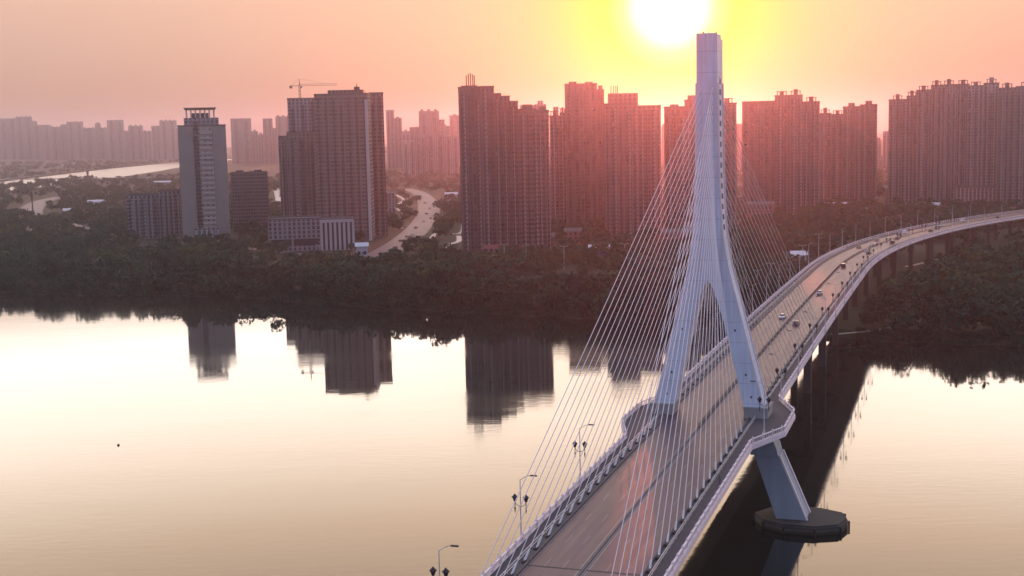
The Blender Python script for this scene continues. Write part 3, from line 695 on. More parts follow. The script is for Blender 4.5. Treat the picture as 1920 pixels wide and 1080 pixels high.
def building(name, label, cat, segs, yb, depth, wall, style='res', yaw=0.0, roof='houses', group=None, far=False, nstrips=None, podium=None, baseh=LZ, light=True):
    """segs: list of (x0, x1, ytop, dy): picture columns and top row of each wing, dy = metres the wing is set back"""
    xa, xb = min(s[0] for s in segs), max(s[1] for s in segs)
    G = at((xa + xb) / 2, yb, baseh); fwd = float((G - np.array([0, 0, HCAM])) @ fw); k = fwd / F
    az0 = -math.atan2(G[0], G[1]) + yaw
    root = empty(name, (G[0], G[1], baseh), az0, label, cat, group)
    xm = (xa + xb) / 2
    r2 = random.Random(int(xa * 7 + yb))
    cyaw = math.cos(yaw)
    for i, (x0, x1, yt, dy) in enumerate(segs):
        # take off what the side faces add to the outline
        l, r = (x0 - xm) * k / cyaw, (x1 - xm) * k / cyaw
        if i == (len(segs) - 1 if yaw < 0 else 0) and abs(yaw) > .05:
            vis = abs(math.tan(yaw)) * depth
            if yaw < 0: r = max(l + 4, r - vis)
            else: l = min(r - 4, l + vis)
        hgt = height_for((G[0], G[1] + dy), yt) - baseh
        wd = r - l; d2 = depth * (1 if i % 2 == 0 else .9)
        y0 = dy - .0; y1 = dy + d2
        mb = MB(); mb.box(l, r, y0, y1, 0, hgt); body = mb.build('wall' if len(segs) == 1 else 'wing', WALLS[wall], root)
        mb = MB()
        if not far:
            mb.box(l - .25, r + .25, y0 - .25, y0 + .15, hgt + .003, hgt + 1.3); mb.box(l - .25, r + .25, y1 - .15, y1 + .25, hgt + .003, hgt + 1.3)
            mb.box(l - .25, l + .15, y0 + .15, y1 - .15, hgt + .003, hgt + 1.3); mb.box(r - .15, r + .25, y0 + .15, y1 - .15, hgt + .003, hgt + 1.3)
            mb.build('roof_parapet', M['striplight'] if style == 'hotel' else M['roofdark'], body)
        ns = nstrips if nstrips is not None else max(1, int(wd / (7.5 if not far else 12)))
        bw = wd / ns; d3 = y0
        if style in ('res', 'far'):
            for j in range(ns):
                c = l + bw * (j + .5); hh = hgt - r2.choice([2, 2, 5, 8])
                mb = MB(); mb.box(c - bw * .16, c + bw * .16, d3 - .12, d3 + .3, 1.5, hh); mb.build('window_strip', M['stripdark'], body)
                if style == 'res':
                    mb = MB(); z = 3.4
                    bx0, bx1 = c + bw * .20, c + bw * .42
                    mb.box(bx1 - .25, bx1, d3 - 1.2, d3, 0, hh - 1)
                    while z < hh - 1:
                        mb.box(bx0, bx1 - .26, d3 - 1.15, d3, z, z + .9); z += 3.1
                    mb.build('balcony_stack', M['slab'] if (light and j % 3 != 1) else WALLS[wall], body)
            if style == 'res' and abs(yaw) > .05:
                sx_ = r if yaw < 0 else l; sg = 1 if yaw < 0 else -1
                for cyy in (y0 + d2 * .3, y0 + d2 * .72):
                    mb = MB(); mb.box(min(sx_, sx_ + sg * .12), max(sx_, sx_ + sg * .12), cyy - 1.2, cyy + 1.2, 2, hgt - 3); mb.build('window_strip', M['stripdark'], body)
        elif style == 'slabs':
            n = max(3, int(wd / 3.4))
            for j in range(n + 1):
                c = l + wd * j / n; mb = MB(); mb.box(c - .35, c + .35, y0 - .5, y0, 0, hgt - .2); mb.build('pilaster', M['striplight'], body)
        if roof == 'houses':
            m = MB(); n = max(1, int(wd / 14))
            for j in range(n):
                c = l + wd * (j + .5) / n; a = min(3.4, wd * .3); hh = r2.uniform(2.5, 5); m.box(c - a, c + a, y0 + d2 * .3, y0 + d2 * .7, hgt + .003, hgt + hh)
            m.build('roof_house', WALLS[wall], body)
        if roof == 'ornate':
            m = MB(); n = max(1, int(wd / 11))
            for j in range(n):
                c = l + wd * (j + .5) / n; a = min(4, wd * .34)
                for ax in (-a, -a / 3, a / 3, a): m.box(c + ax - .4, c + ax + .4, y0 + .8, y0 + 1.6, hgt + .003, hgt + 4.2)
                m.box(c - a - .9, c + a + .9, y0 + .4, y0 + 2.4, hgt + 4.2, hgt + 4.9)
                m.box(c - a * .5, c + a * .5, y0 + 3, y0 + 8, hgt + .003, hgt + r2.uniform(4.5, 7))
            m.build('roof_frame', WALLS[wall], body)
    FOOT.append((G[0], G[1] + depth / 2, (xb - xa) * k / 2 + 10, depth / 2 + 22))
    return root, G, k
def roof_item(root, G, k, xm, x, ytop, ybot, kind, dy=6):
    """something on a roof: columns x, rows ytop..ybot"""
    pass

# hotel tower (left)
root, G, k = building('hotel_tower', 'slim beige tower with a colonnaded flat crown and a banded balcony bay', 'building',
    [(345, 432, 237, 0)], 452, 22, 'beige', style='none', roof='none')
L_ = lambda x: (x - 388.5) * k
H1 = height_for(G, 237) - LZ; H2 = height_for(G, 221) - LZ; H3 = height_for(G, 203) - LZ
mb = MB(); mb.box(L_(345), L_(371), -1.4, 0, 0, H1); mb.build('corner_pier', M['hotel'], root)
mb = MB(); mb.box(L_(408), L_(432), -1.4, 0, 0, H1); mb.build('corner_pier', M['hotel'], root)
mb = MB(); mb.box(L_(373), L_(382), -.5, 0, 6, H1 + 4); mb.build('glazed_shaft', M['stripdark'], root)
z = 14.0
while z < H1 - 3:
    mb = MB(); mb.box(L_(384), L_(407), -1.3, 0, z, z + 1.5); mb.build('balcony', M['slab'], root); z += 4.1
mb = MB(); mb.box(L_(357), L_(420), .8, 20, H1 + .003, H2); up_ = mb.build('upper_block', WALLS['grey'], root)
mb = MB()
for i in range(7):
    x = L_(362) + (L_(412) - L_(362)) * i / 6
    for y in (1.5, 18.5): mb.box(x - .55, x + .55, y - .5, y + .5, H2 + .003, H3 - 1.2)
for y in (5.8, 10, 14.2):
    for x in (L_(362), L_(412)): mb.box(x - .55, x + .55, y - .5, y + .5, H2 + .003, H3 - 1.2)
mb.build('crown_columns', M['striplight'], root)
mb = MB(); mb.box(L_(359), L_(415), .3, 19.7, H3 - 1.2, H3); mb.box(L_(357.5), L_(416.5), -.3, 20.3, H3, H3 + .6); mb.build('crown_roof', M['roofdark'], root)
mb = MB(); mb.box(L_(371), L_(402), 5, 15, H2 + .003, H3 - 3.8); mb.build('crown_room', M['stripdark'], root)
mb = MB(); mb.box(L_(366), L_(412), -6, -1.4, 0, 11); po = mb.build('entrance_block', WALLS['grey'], root)
for i in range(5):
    x = L_(369) + (L_(409) - L_(369)) * i / 4; m = MB(); m.box(x - .5, x + .5, -6.6, -6, 0, 9.5); m.build('entrance_column', M['striplight'], po)
# hotel annex
building('hotel_annex', 'long low grey annex joined to the left side of the beige tower', 'building', [(243, 300, 366, 4), (300, 347, 360, 0)], 448, 18, 'grey', style='res', nstrips=5, roof='none')
building('office_block', 'low dark office block with a pale roof strip right of the beige tower', 'building', [(438, 506, 326, 0)], 436, 30, 'glassy', style='none', roof='houses')
# glazed pair of towers
building('apartment_tower', 'stepped dark tower with pale vertical stripes left of the broad dark tower', 'building', [(530, 546, 257, 1), (546, 601, 250, 0)], 446, 24, 'taupe', nstrips=3, roof='none', style='res')
building('apartment_tower', 'tall plain slab rising behind the stepped striped tower, under the crane', 'building', [(549, 622, 186, 0)], 430, 22, 'grey', style='far', nstrips=4, roof='none')
rt_, Gt, kt = building('office_tower', 'broad dark flat-roofed tower with a pale corner stripe, biggest on the left half', 'building', [(600, 705, 178, 0)], 452, 30, 'brown3', style='far', nstrips=7, roof='none', yaw=-.10)
mb = MB(); hx = height_for(Gt, 178) - LZ
xr = (697 - 652.5) * kt
mb.box(xr - 2.0, xr + .4, -.6, 0, 0, hx - 4); mb.build('corner_pier', M['striplight'], rt_)
mb = MB(); mb.box((624 - 652.5) * kt, (690 - 652.5) * kt, 4, 24, hx + .003, hx + 4.0); mb.build('roof_house', WALLS['brown'], rt_)
mb = MB(); mb.tube(((677 - 652.5) * kt, 10, hx + 4), ((677 - 652.5) * kt, 10, hx + 9), .5, .3); mb.box((672 - 652.5) * kt, (682 - 652.5) * kt, 8, 12, hx + 4, hx + 6.5); mb.build('roof_mast', M['steel'], rt_)
building('office_tower', 'narrow reddish tower against the right side of the broad dark tower', 'building', [(700, 727, 176, 0)], 443, 26, 'rose', style='far', nstrips=2, roof='none')
# podium with colonnade
rp, Gp, kp = building('podium_hall', 'low hall with tall white columns and dark blue glass in front of the dark towers', 'building', [(506, 603, 411, 0), (603, 664, 414, -2)], 470, 26, 'grey', style='none', roof='none')
hp = height_for(Gp, 414) - LZ
for i in range(8):
    x = (604 + 59 * i / 7 - 585) * kp; mb = MB(); mb.box(x - .9, x + .9, -3.6, -2.1, 0, hp - 1.5); mb.build('column', M['white'], rp)
mb = MB(); mb.box((604 - 585) * kp, (663 - 585) * kp, -2.2, -2.0, .5, hp - 2); mb.build('glass_front', M['glass'], rp)
mb = MB(); mb.box((602 - 585) * kp, (665 - 585) * kp, -4.0, -2.1, hp - 1.5, hp + .5); mb.build('cornice', M['white'], rp)
for x0, x1 in ((512, 548), (552, 598)):
    mb = MB(); mb.box((x0 - 585) * kp, (x1 - 585) * kp, -.12, .2, 4, 9); mb.build('window_strip', M['glass'], rp)

# middle group
rd, Gd, kd = building('apartment_tower', 'dark tower with a row of roof masts, leftmost of the dense group by the pylon', 'building', [(867, 906, 166, 0)], 476, 22, 'brown2', nstrips=3, roof='none', yaw=-.05)
hd = height_for(Gd, 166) - LZ
for x in (882, 886, 890, 894, 897):
    mb = MB(); xx = (x - 886.5) * kd; mb.box(xx - .35, xx + .35, 4, 4.8, hd, hd + 11 - abs(x - 889) * .25); mb.build('roof_mast', M['steel'], rd)
mb = MB(); mb.box((872 - 886.5) * kd, (903 - 886.5) * kd, 3, 16, hd + .003, hd + 2.2); mb.build('roof_house', WALLS['brown'], rd)
building('apartment_tower', 'dark stepped apartment block falling away in stairs to the right of the masted tower', 'building', [(906, 933, 164, 2), (933, 946, 178, 0), (946, 962, 183, 1), (962, 977, 193, 0)], 476, 20, 'brown', nstrips=2, roof='none')
building('apartment_tower', 'brown block with gridded balconies between the stepped block and the tall plain tower', 'building', [(977, 1011, 207, 0), (1011, 1034, 210, 2)], 474, 20, 'brown3', nstrips=3, roof='houses')
building('apartment_tower', 'narrow rosy block left of the tall plain tower', 'building', [(1034, 1053, 219, 0), (1053, 1064, 214, 3)], 430, 18, 'rose', nstrips=2, roof='ornate')
building('apartment_tower', 'tall plain rectangular tower with a light right side, middle of the dense group', 'building', [(1063, 1123, 159, 0), (1123, 1136, 171, 5)], 424, 24, 'brown2', nstrips=4, roof='houses', style='far', yaw=0)
rf, Gf, kf = building('apartment_tower', 'wide curved-topped block with pale ribs and a raised roof storey left of the pylon', 'building', [(1136, 1146, 196, 3), (1146, 1198, 197, 0), (1198, 1241, 201, 2)], 446, 24, 'rose', nstrips=4, roof='none')
hf = height_for(Gf, 197) - LZ; hf2 = height_for(Gf, 174) - LZ
mb = MB(); mb.box((1143 - 1188.5) * kf, (1199 - 1188.5) * kf, 4, 20, hf + .003, hf2); rfh = mb.build('roof_storey', WALLS['rose'], rf)
for x in (1149, 1154, 1158, 1161):
    mb = MB(); xx = (x - 1188.5) * kf; mb.box(xx - .3, xx + .3, 8, 8.6, hf2, hf2 + 6); mb.build('roof_mast', M['steel'], rfh)
building('apartment_tower', 'reddish block half hidden behind the stay cables left of the pylon', 'building', [(1247, 1285, 202, 0), (1285, 1312, 190, 2)], 440, 22, 'rose2', nstrips=3, roof='houses')
building('apartment_tower', 'block standing behind the pylon shaft', 'building', [(1312, 1346, 214, 0), (1346, 1381, 196, 2)], 436, 22, 'rose', nstrips=3, roof='ornate')
building('apartment_tower', 'dark rounded-corner tower first to the right of the pylon', 'building', [(1392, 1455, 192, 0)], 404, 24, 'brown2', nstrips=5, roof='none', style='far')
building('apartment_tower', 'tower with an ornate arched roof frame right of the pylon', 'building', [(1453, 1504, 180, 0), (1504, 1535, 193, 2)], 404, 24, 'brown', nstrips=4, roof='ornate')
building('apartment_tower', 'lower rosy block beside the ornate-roofed tower', 'building', [(1535, 1558, 214, 0), (1558, 1580, 216, 2)], 382, 20, 'rose', nstrips=2, roof='ornate')
building('apartment_tower', 'flat-topped pale striped tower left of the gap in the right skyline', 'building', [(1580, 1611, 201, 0), (1611, 1642, 198, 2)], 382, 22, 'rose2', nstrips=3, roof='houses')
building('apartment_tower', 'stepped tower at the left end of the big right-hand cluster', 'building', [(1665, 1697, 188, 0), (1697, 1716, 182, 2)], 386, 22, 'taupe', nstrips=3, roof='ornate')
building('apartment_tower', 'rising ribbed tower second from the left of the big right-hand cluster', 'building', [(1716, 1742, 170, 0), (1742, 1762, 162, 2)], 386, 22, 'taupe2', nstrips=2, roof='ornate')
building('apartment_tower', 'tallest ribbed tower in the middle of the right-hand cluster', 'building', [(1762, 1790, 160, 0), (1790, 1812, 160, 2)], 386, 22, 'taupe2', nstrips=3, roof='ornate')
building('apartment_tower', 'light ribbed tower with a pale vertical pier in the right-hand cluster', 'building', [(1812, 1840, 162, 0), (1840, 1867, 158, 2)], 386, 22, 'pale', nstrips=3, roof='ornate')
building('apartment_tower', 'tower cut by the right edge of the photo', 'building', [(1869, 1900, 166, 0), (1900, 1935, 164, 2)], 390, 22, 'taupe', nstrips=3, roof='ornate')
building('colonnade_building', 'low building with a row of arches in front of the right-hand cluster', 'building', [(1795, 1866, 352, 0)], 388, 16, 'rose', style='slabs', roof='none')

# distant layer, faded by the air
FAR = [
 (3, 35, 222, 316, 'flat block at the far left edge across the river'), (35, 64, 219, 316, 'broad far block second from the left edge'), (64, 98, 234, 318, 'low far block between the broad left blocks'),
 (99, 128, 238, 316, 'low far slab left of the raised far block'), (129, 159, 228, 316, 'raised far block across the river'), (160, 203, 240, 316, 'wide low far slab across the river'),
 (205, 235, 225, 314, 'square far tower between two gaps'), (244, 271, 236, 314, 'small far tower left of the twin far towers'), (287, 303, 236, 312, 'left half of the far twin towers'), (303, 334, 226, 312, 'right half of the far twin towers'),
 (436, 474, 222, 330, 'hazy far tower right beside the beige tower'), (474, 486, 246, 332, 'narrow hazy block next to the gap'), (496, 514, 222, 330, 'slender far tower left of the striped tower'), (520, 549, 218, 330, 'far tower just behind the striped tower'),
 (727, 742, 206, 345, 'stepped hazy tower touching the reddish side tower'), (741, 756, 221, 345, 'lower step of the hazy tower pair'), (757, 780, 264, 352, 'pale low building with floor bands by the curved road'),
 (788, 826, 208, 338, 'square hazy tower with a flat cap between the two dark groups'), (780, 800, 254, 352, 'hazy block in front of the square hazy tower, left one'), (800, 836, 250, 352, 'hazy block in front of the square hazy tower, middle one'), (836, 862, 254, 352, 'hazy block in front of the square hazy tower, right one'),
 (845, 864, 216, 330, 'thin far tower left of the masted tower'), (978, 1006, 197, 372, 'pale block peeping over the brown balcony block, left one'), (1006, 1027, 195, 372, 'pale block peeping over the brown balcony block, right one'), (1040, 1050, 200, 372, 'spiky far tower between the brown and rosy blocks'),
 (1646, 1664, 296, 336, 'small hazy block in the gap of the right skyline'), (-2, 22, 240, 317, 'low faint block peeping out beneath the flat block at the far left'), (62, 74, 227, 313, 'thin faint tower in the notch of the far left row'), (118, 130, 233, 313, 'thin faint tower just left of the raised far block'),
 (182, 192, 231, 313, 'thin faint tower rising from the wide low slab'), (236, 244, 245, 313, 'faint low block in the gap left of the small far tower'), (271, 286, 246, 313, 'faint low block in the gap left of the twin far towers'),
 (334, 344, 240, 313, 'faint block touching the left side of the beige tower'), (486, 496, 252, 333, 'faint low block filling the gap left of the slender tower'), (513, 521, 240, 333, 'faint narrow block right of the slender tower'),
 (756, 770, 246, 345, 'faint block above the pale low building'), (770, 789, 238, 345, 'faint block left of the square hazy tower'), (826, 846, 236, 345, 'faint block right of the square hazy tower'), (824, 836, 224, 345, 'thin faint tower stuck to the square hazy tower'),
 (1241, 1249, 236, 345, 'faint sliver of tower in the gap left of the reddish block'), (1380, 1394, 232, 345, 'faint tower in the gap right of the pylon shaft'), (1641, 1652, 262, 336, 'faint low tower at the left side of the right skyline gap'), (1655, 1668, 246, 336, 'faint tower at the right side of the right skyline gap'),
 (-60, 0, 226, 316, 'far slab outside the left edge'),
]
for i, (x0, x1, yt, yb, lab) in enumerate(FAR):
    if x1 <= 0: continue
    if yb < 320: yb = 299
    elif yb < 334: yb = 306
    elif yb < 350: yb = 316
    elif yb < 360: yb = 330
    building('distant_tower', lab, 'building', [(x0, x1, yt, 0)], yb, 26, ('pale' if 'pale' in lab else 'grey'), style='far', far=True, roof=('houses' if i % 2 else 'none'), nstrips=2, group='towers fading in the haze')
# low-rise between
LOW = [
 (668, 690, 458, 480, 'white', 'small white shed by the shore end of the curved road', None), (1105, 1142, 462, 478, 'blue', 'blue-walled hall with a white roof left of the cables', 'roofpale'),
 (908, 945, 462, 482, 'redroof', 'low dark red roofed house at the foot of the masted tower', 'redroof'), (948, 982, 464, 483, 'redroof', 'low red house right of the other red roofed house', 'redroof'),
 (1548, 1592, 381, 392, 'white', 'long low pale shed right of the dark towers', 'roofpale'), (1700, 1760, 382, 396, 'white', 'long low hall with a shining roof by the bridge bend', 'roofpale'),
 (1722, 1756, 357, 366, 'white', 'small pale roofed hall under the right-hand cluster', 'roofpale'), (1484, 1512, 474, 488, 'white', 'small white pavilion left of the bridge deck', 'roofpale'),
 (1625, 1652, 392, 402, 'white', 'little pale house among trees left of the bridge bend', 'roofpale'), (166, 198, 376, 386, 'white', 'small pale shed in the trees at the left', 'roofpale'),
 (470, 492, 322, 330, 'white', 'small bright roofed hall behind the dark office block', 'roofpale'), (835, 858, 362, 376, 'white', 'pale roofed hall right of the curved road', 'roofpale'),
 (1390, 1430, 462, 476, 'redroof', 'low reddish roofed building seen between pylon and deck', 'redroof'), (1000, 1040, 440, 470, 'rose', 'low rosy block between the brown towers', 'roofdark'), (1060, 1090, 430, 458, 'rose', 'low block at the foot of the tall plain tower', 'roofdark'),
 (1240, 1290, 432, 462, 'rose', 'low block behind the cables left of the pylon', 'roofdark'), (1400, 1450, 380, 420, 'rose', 'low block below the rounded-corner tower', 'roofdark'),
 (1560, 1620, 350, 374, 'grey', 'low grey block under the rosy towers', 'roofdark'), (1660, 1710, 350, 376, 'grey', 'low grey block left of the little shining hall', 'roofdark'), (205, 232, 388, 400, 'grey', 'low grey block in the trees left of the annex', 'roofdark'), (120, 142, 392, 402, 'white', 'small pale house right of the left riverside road', 'roofpale'), (95, 112, 345, 352, 'white', 'small pale house near the far river', 'roofpale'), (245, 275, 332, 341, 'grey', 'low grey shed near the far river left of the beige tower', 'roofdark'), (290, 320, 340, 352, 'grey', 'long low block behind the annex', 'roofpale'),
 (728, 742, 360, 400, 'grey', 'low grey annex behind the reddish side tower', 'roofdark'),
]
for x0, x1, yt, yb, wl, lab, rf_ in LOW:
    G = at((x0 + x1) / 2, yb, LZ); k = float((G - np.array([0, 0, HCAM])) @ fw) / F; wd = (x1 - x0) * k; h = max(4, height_for(G, yt) - LZ)
    r = empty('low_building', (G[0], G[1], LZ), -math.atan2(G[0], G[1]), lab, 'building')
    wm = WALLS[wl] if wl in WALLS else (WALLS['rose'] if wl == 'redroof' else M[wl])
    dp_ = min(30, max(12, wd * .5))
    mb = MB(); mb.box(-wd / 2, wd / 2, 0, dp_, 0, h - 1.5); b_ = mb.build('wall', wm, r)
    mb = MB(); e = .8; mb.loft([[(-wd / 2 - e, y, z) for y, z in ((-e, h - 1.497), (dp_ / 2, h + .8), (dp_ + e, h - 1.497))], [(wd / 2 + e, y, z) for y, z in ((-e, h - 1.497), (dp_ / 2, h + .8), (dp_ + e, h - 1.497))]]); mb.build('roof', M[rf_ or 'roofpale'], r, recalc=True)
    n = max(2, int(wd / 6))
    for j in range(n):
        c = -wd / 2 + wd * (j + .5) / n; mb = MB(); mb.box(c - 1, c + 1, -.08, .1, 1, min(h - 2, 3.4)); mb.build('window', M['glass'], b_)
    FOOT.append((G[0], G[1] + dp_ / 2, wd / 2 + 6, dp_ / 2 + 8))

# tower crane over the slab
Gc = at(568, 430, LZ); hc = height_for(Gc, 160) - LZ; kc = float((Gc - np.array([0, 0, HCAM])) @ fw) / F
cr = empty('tower_crane', (Gc[0], Gc[1] + 14, LZ), .1, 'small tower crane above the slab tower on the left skyline', 'crane')
mb = MB()
for x in (-.8, .8):
    for y in (-.8, .8): mb.tube((x, y, 0), (x, y, hc), .22, n=4)
z = 0
while z < hc - 3: mb.tube((-.8, -.8, z), (.8, -.8, z + 3), .14, n=4); mb.tube((.8, .8, z), (-.8, .8, z + 3), .14, n=4); z += 3
mb.build('mast', M['crane'], cr)
mb = MB(); jl = 34
for z, y in ((hc, -.6), (hc, .6), (hc + 1.4, 0)): mb.tube((0, y, z), (jl, y, z), .13, n=4)
for i in range(16): mb.tube((i * jl / 16, -.6, hc), ((i + .5) * jl / 16, 0, hc + 1.4), .1, n=4)
mb.build('jib', M['crane'], cr)
mb = MB(); mb.box(-9, 0, -.7, .7, hc - .2, hc + .3); mb.box(-9, -6.5, -1, 1, hc - 2.2, hc - .2); mb.build('counterweight', M['crane'], cr)
mb = MB(); mb.tube((0, 0, hc + .3), (0, 0, hc + 6.5), .6, .15, n=4); mb.tube((0, 0, hc + 6.3), (jl * .7, 0, hc + 1.4), .08, n=4); mb.tube((0, 0, hc + 6.3), (-8, 0, hc + .3), .08, n=4); mb.build('tower_head', M['crane'], cr)
mb = MB(); mb.box(.6, 2.4, -1.6, -.2, hc - 2.2, hc - .2); mb.build('cab', M['white'], cr)

# ------------------------------------------------------------------ roads and paths on land
ROADS = []
def ribbon(name, pts, wd, m, z=LZ + .03, wds=None):
    P = [at(x, y, z) for x, y in pts]; Q = []; W = []
    for i in range(len(P) - 1):
        a = P[max(i - 1, 0)]; b = P[i]; c = P[i + 1]; d = P[min(i + 2, len(P) - 1)]
        w0 = wds[i] if wds else wd; w1 = wds[i + 1] if wds else wd
        for j in range(8):
            t = j / 8; Q.append(.5 * ((2 * b) + (c - a) * t + (2 * a - 5 * b + 4 * c - d) * t * t + (3 * b - a - 3 * c + d) * t ** 3)); W.append(w0 + (w1 - w0) * t)
    Q.append(P[-1]); W.append(wds[-1] if wds else wd)
    mb = MB()
    for i, p in enumerate(Q):
        t = Q[min(i + 1, len(Q) - 1)] - Q[max(i - 1, 0)]; t = t[:2] / max(1e-6, np.linalg.norm(t[:2])); n = np.array([t[1], -t[0]])
        mb.v += [(p[0] - n[0] * W[i] / 2, p[1] - n[1] * W[i] / 2, z), (p[0] + n[0] * W[i] / 2, p[1] + n[1] * W[i] / 2, z)]
        if wd > 3 or W[i] > 3: ROADS.append((p[0], p[1], W[i] / 2 + 5))
    mb.f = [(2 * i, 2 * i + 1, 2 * i + 3, 2 * i + 2) for i in range(len(Q) - 1)]; mb.m = [0] * len(mb.f)
    return tag(mb.build(name, m, recalc=True), kind='structure')
ribbon('avenue_road', [(690, 492), (722, 474), (757, 452), (787, 425), (803, 400), (801, 378), (786, 362), (762, 354)], 20, M['street'], wds=[24, 24, 23, 22, 24, 24, 20, 16])
ribbon('riverside_road', [(300, 452), (380, 460), (470, 466), (560, 476), (640, 488)], 10, M['street'], z=LZ + .05)
ribbon('park_road', [(112, 369), (78, 378), (58, 392), (72, 406), (120, 416), (190, 436)], 14, M['street'], wds=[16, 26, 30, 16, 9, 8])
ribbon('waterside_road', [(-40, 372), (4, 388), (30, 410), (58, 434)], 8, M['street'])
ribbon('path', [(868, 395), (869, 425), (860, 438), (820, 437), (806, 452)], 4.2, M['path'])
ribbon('path', [(818, 436), (832, 405), (846, 400), (868, 402)], 3.6, M['path'], z=LZ + .05)
ribbon('path', [(838, 470), (845, 458), (860, 452), (860, 442)], 4, M['path'], z=LZ + .07)
ribbon('path', [(742, 365), (757, 375), (742, 388), (757, 400), (744, 412), (752, 428)], 4, M['path'])
ribbon('path', [(512, 345), (520, 362), (524, 380)], 9, M['path'], z=LZ + .05)
ribbon('path', [(1640, 398), (1700, 386), (1770, 380)], 6, M['path'])
ribbon('path', [(1700, 500), (1800, 480), (1930, 476)], 4, M['path'])
ribbon('path', [(1560, 633 - 6), (1650, 618), (1760, 600), (1930, 590)], 3, M['path'])

AV = [(716, 479, 'white'), (741, 466, 'dark'), (752, 453, 'black'), (773, 442, 'white'), (780, 428, 'silver'), (795, 416, 'white'), (800, 402, 'dark'), (806, 392, 'white'), (797, 381, 'silver'), (792, 371, 'white'), (731, 473, 'silver'), (764, 445, 'black')]
AVN = ['at its near end', 'second from the near end', 'by the left kerb near the palest bend', 'below the middle of the bend', 'at the middle of the bend, left lane', 'just past the middle of the bend', 'at the widest part of the bend', 'right side of the widest part', 'where it turns back left', 'farthest up the avenue', 'right lane near the near end', 'centre lane before the bend']
for (x, y, c), n_ in zip(AV, AVN):
    r = copy_tree(protos[(c, 0)]); G = at(x, y, LZ); r.location = (G[0], G[1], LZ + .04); r.rotation_euler = (0, 0, 1.3); r.scale = (1.25, 1.25, 1.25)
    tag(r, f'tiny {c if c != "dark" else "grey"} car on the curved avenue, {n_}', 'car', 'cars on the curved avenue')
# flag mast and pylon-like poles on the left bank
for x, yb, yt, lab in ((62, 405, 350, 'tall thin dark mast by the left road'), (165, 342, 315, 'small tower standing on the bank of the far river')):
    G = at(x, yb, LZ); h = height_for(G, yt) - LZ
    r = empty('mast', (G[0], G[1], LZ), 0, lab, 'mast')
    mb = MB(); mb.tube((0, 0, 0), (0, 0, h), 1.0 if x < 100 else 2.0, .3, 6); mb.build('pole', M['steel'], r)
    mb = MB(); mb.tube((0, 0, h * .55), (0, 0, h * .8), .9 if x < 100 else 2.2, 1.6 if x < 100 else 2.6, 8); mb.build('platform', M['steel'], r)
# low bridge across the far river
P0, P1 = at(-150, 338, 10), at(350, 331, 10)
mb = MB(); d = Vector((P1[0] - P0[0], P1[1] - P0[1], 0)); Ld = d.length; rz = math.atan2(d.y, d.x)
fb = empty('low_bridge', (P0[0], P0[1], 0), rz, 'thin low road bridge crossing the far river behind the park', 'bridge')
mb.box(0, Ld, -5, 5, 8.5, 10); mb.build('deck', M['concrete'], fb)
for i in range(14):
    mb = MB(); x = Ld * (i + .5) / 14; mb.box(x - 1, x + 1, -3.5, 3.5, -.9, 8.5); mb.build('pier', M['concrete'], fb)

# park lamp posts on the near bank (thin pale poles between trees)
lp = None
spots = [(946, 500), (987, 503), (1058, 505), (1172, 500), (1445, 545), (1475, 520), (1505, 505), (600, 500), (1420, 560), (1535, 480)]
nm = ['left of the red roofed houses', 'below the brown balcony block', 'below the rosy narrow block', 'between cables left of the pylon', 'nearest left of the deck past the pylon', 'second left of the deck past the pylon', 'third left of the deck past the pylon', 'below the white colonnade', 'in the trees right beside the pylon leg', 'farthest left of the deck before the bend']
for (x, y), n_ in zip(spots, nm):
    G = at(x, y, LZ)
    if lp is None:
        lp = empty('lamp_post', (0, 0, 0), 0, None, 'lamp post')
        mb = MB(); mb.tube((0, 0, 0), (0, 0, 14), .22, .12, 6); mb.build('pole', M['pale'], lp)
        mb = MB(); mb.tube((0, 0, 13.9), (1.6, 0, 14.4), .09, n=5); mb.tube((0, 0, 13.9), (-1.6, 0, 14.4), .09, n=5); mb.build('arm', M['pale'], lp)
        for sg in (-1, 1):
            mb = MB(); mb.box(sg * 2.0 - .5, sg * 2.0 + .5, -.2, .2, 14.35, 14.55); mb.build('lamp_head', M['pale'], lp)
        o = lp
    else: o = copy_tree(lp)
    o.location = (G[0], G[1], LZ); tag(o, 'thin pale lamp post ' + n_, 'lamp post', 'lamp posts among the riverside trees'); ROADS.append((G[0], G[1], 3))

# buoy
G = at(222, 835, 0)
r = empty('buoy', (G[0], G[1], 0), 0, 'tiny dark buoy floating alone on the open river', 'buoy')
mb = MB(); mb.tube((0, 0, -.3), (0, 0, .25), .4, .4, 12); mb.build('float', M['steel'], r)
mb = MB(); mb.tube((0, 0, .25), (0, 0, .6), .2, .04, 8); mb.build('topmark', M['steel'], r)

# ------------------------------------------------------------------ trees
def crown_arrays(r, H, W, n, leaf):
    """leaf clumps through an uneven crown made of several lobes"""
    lobes = [((r.gauss(0, W * .26), r.gauss(0, W * .26), H * r.uniform(.45, .82)), W * r.uniform(.24, .40)) for _ in range(7)]
    V = []
    for _ in range(n):
        (cx_, cy_, cz_), rad = lobes[r.randrange(7)]
        u = np.array([r.gauss(0, 1), r.gauss(0, 1), r.gauss(0, .8)]); u /= np.linalg.norm(u); rr_ = rad * (r.random() ** .35)
        p = np.array([cx_, cy_, cz_]) + u * rr_; p[2] = min(max(p[2], H * .18), H)
        nrm = u + np.array([r.gauss(0, .6) for _ in range(3)]); nrm /= np.linalg.norm(nrm)
        a = np.cross(nrm, [0.3, 0.2, 1]); a /= np.linalg.norm(a) + 1e-6; b2 = np.cross(nrm, a); s_ = leaf * r.uniform(.6, 1.3)
        for (i, j) in ((-1, -.7), (1, -.5), (.7, 1), (-.8, .8)): V.append(p + a * i * s_ + b2 * j * s_)
    return np.array(V)
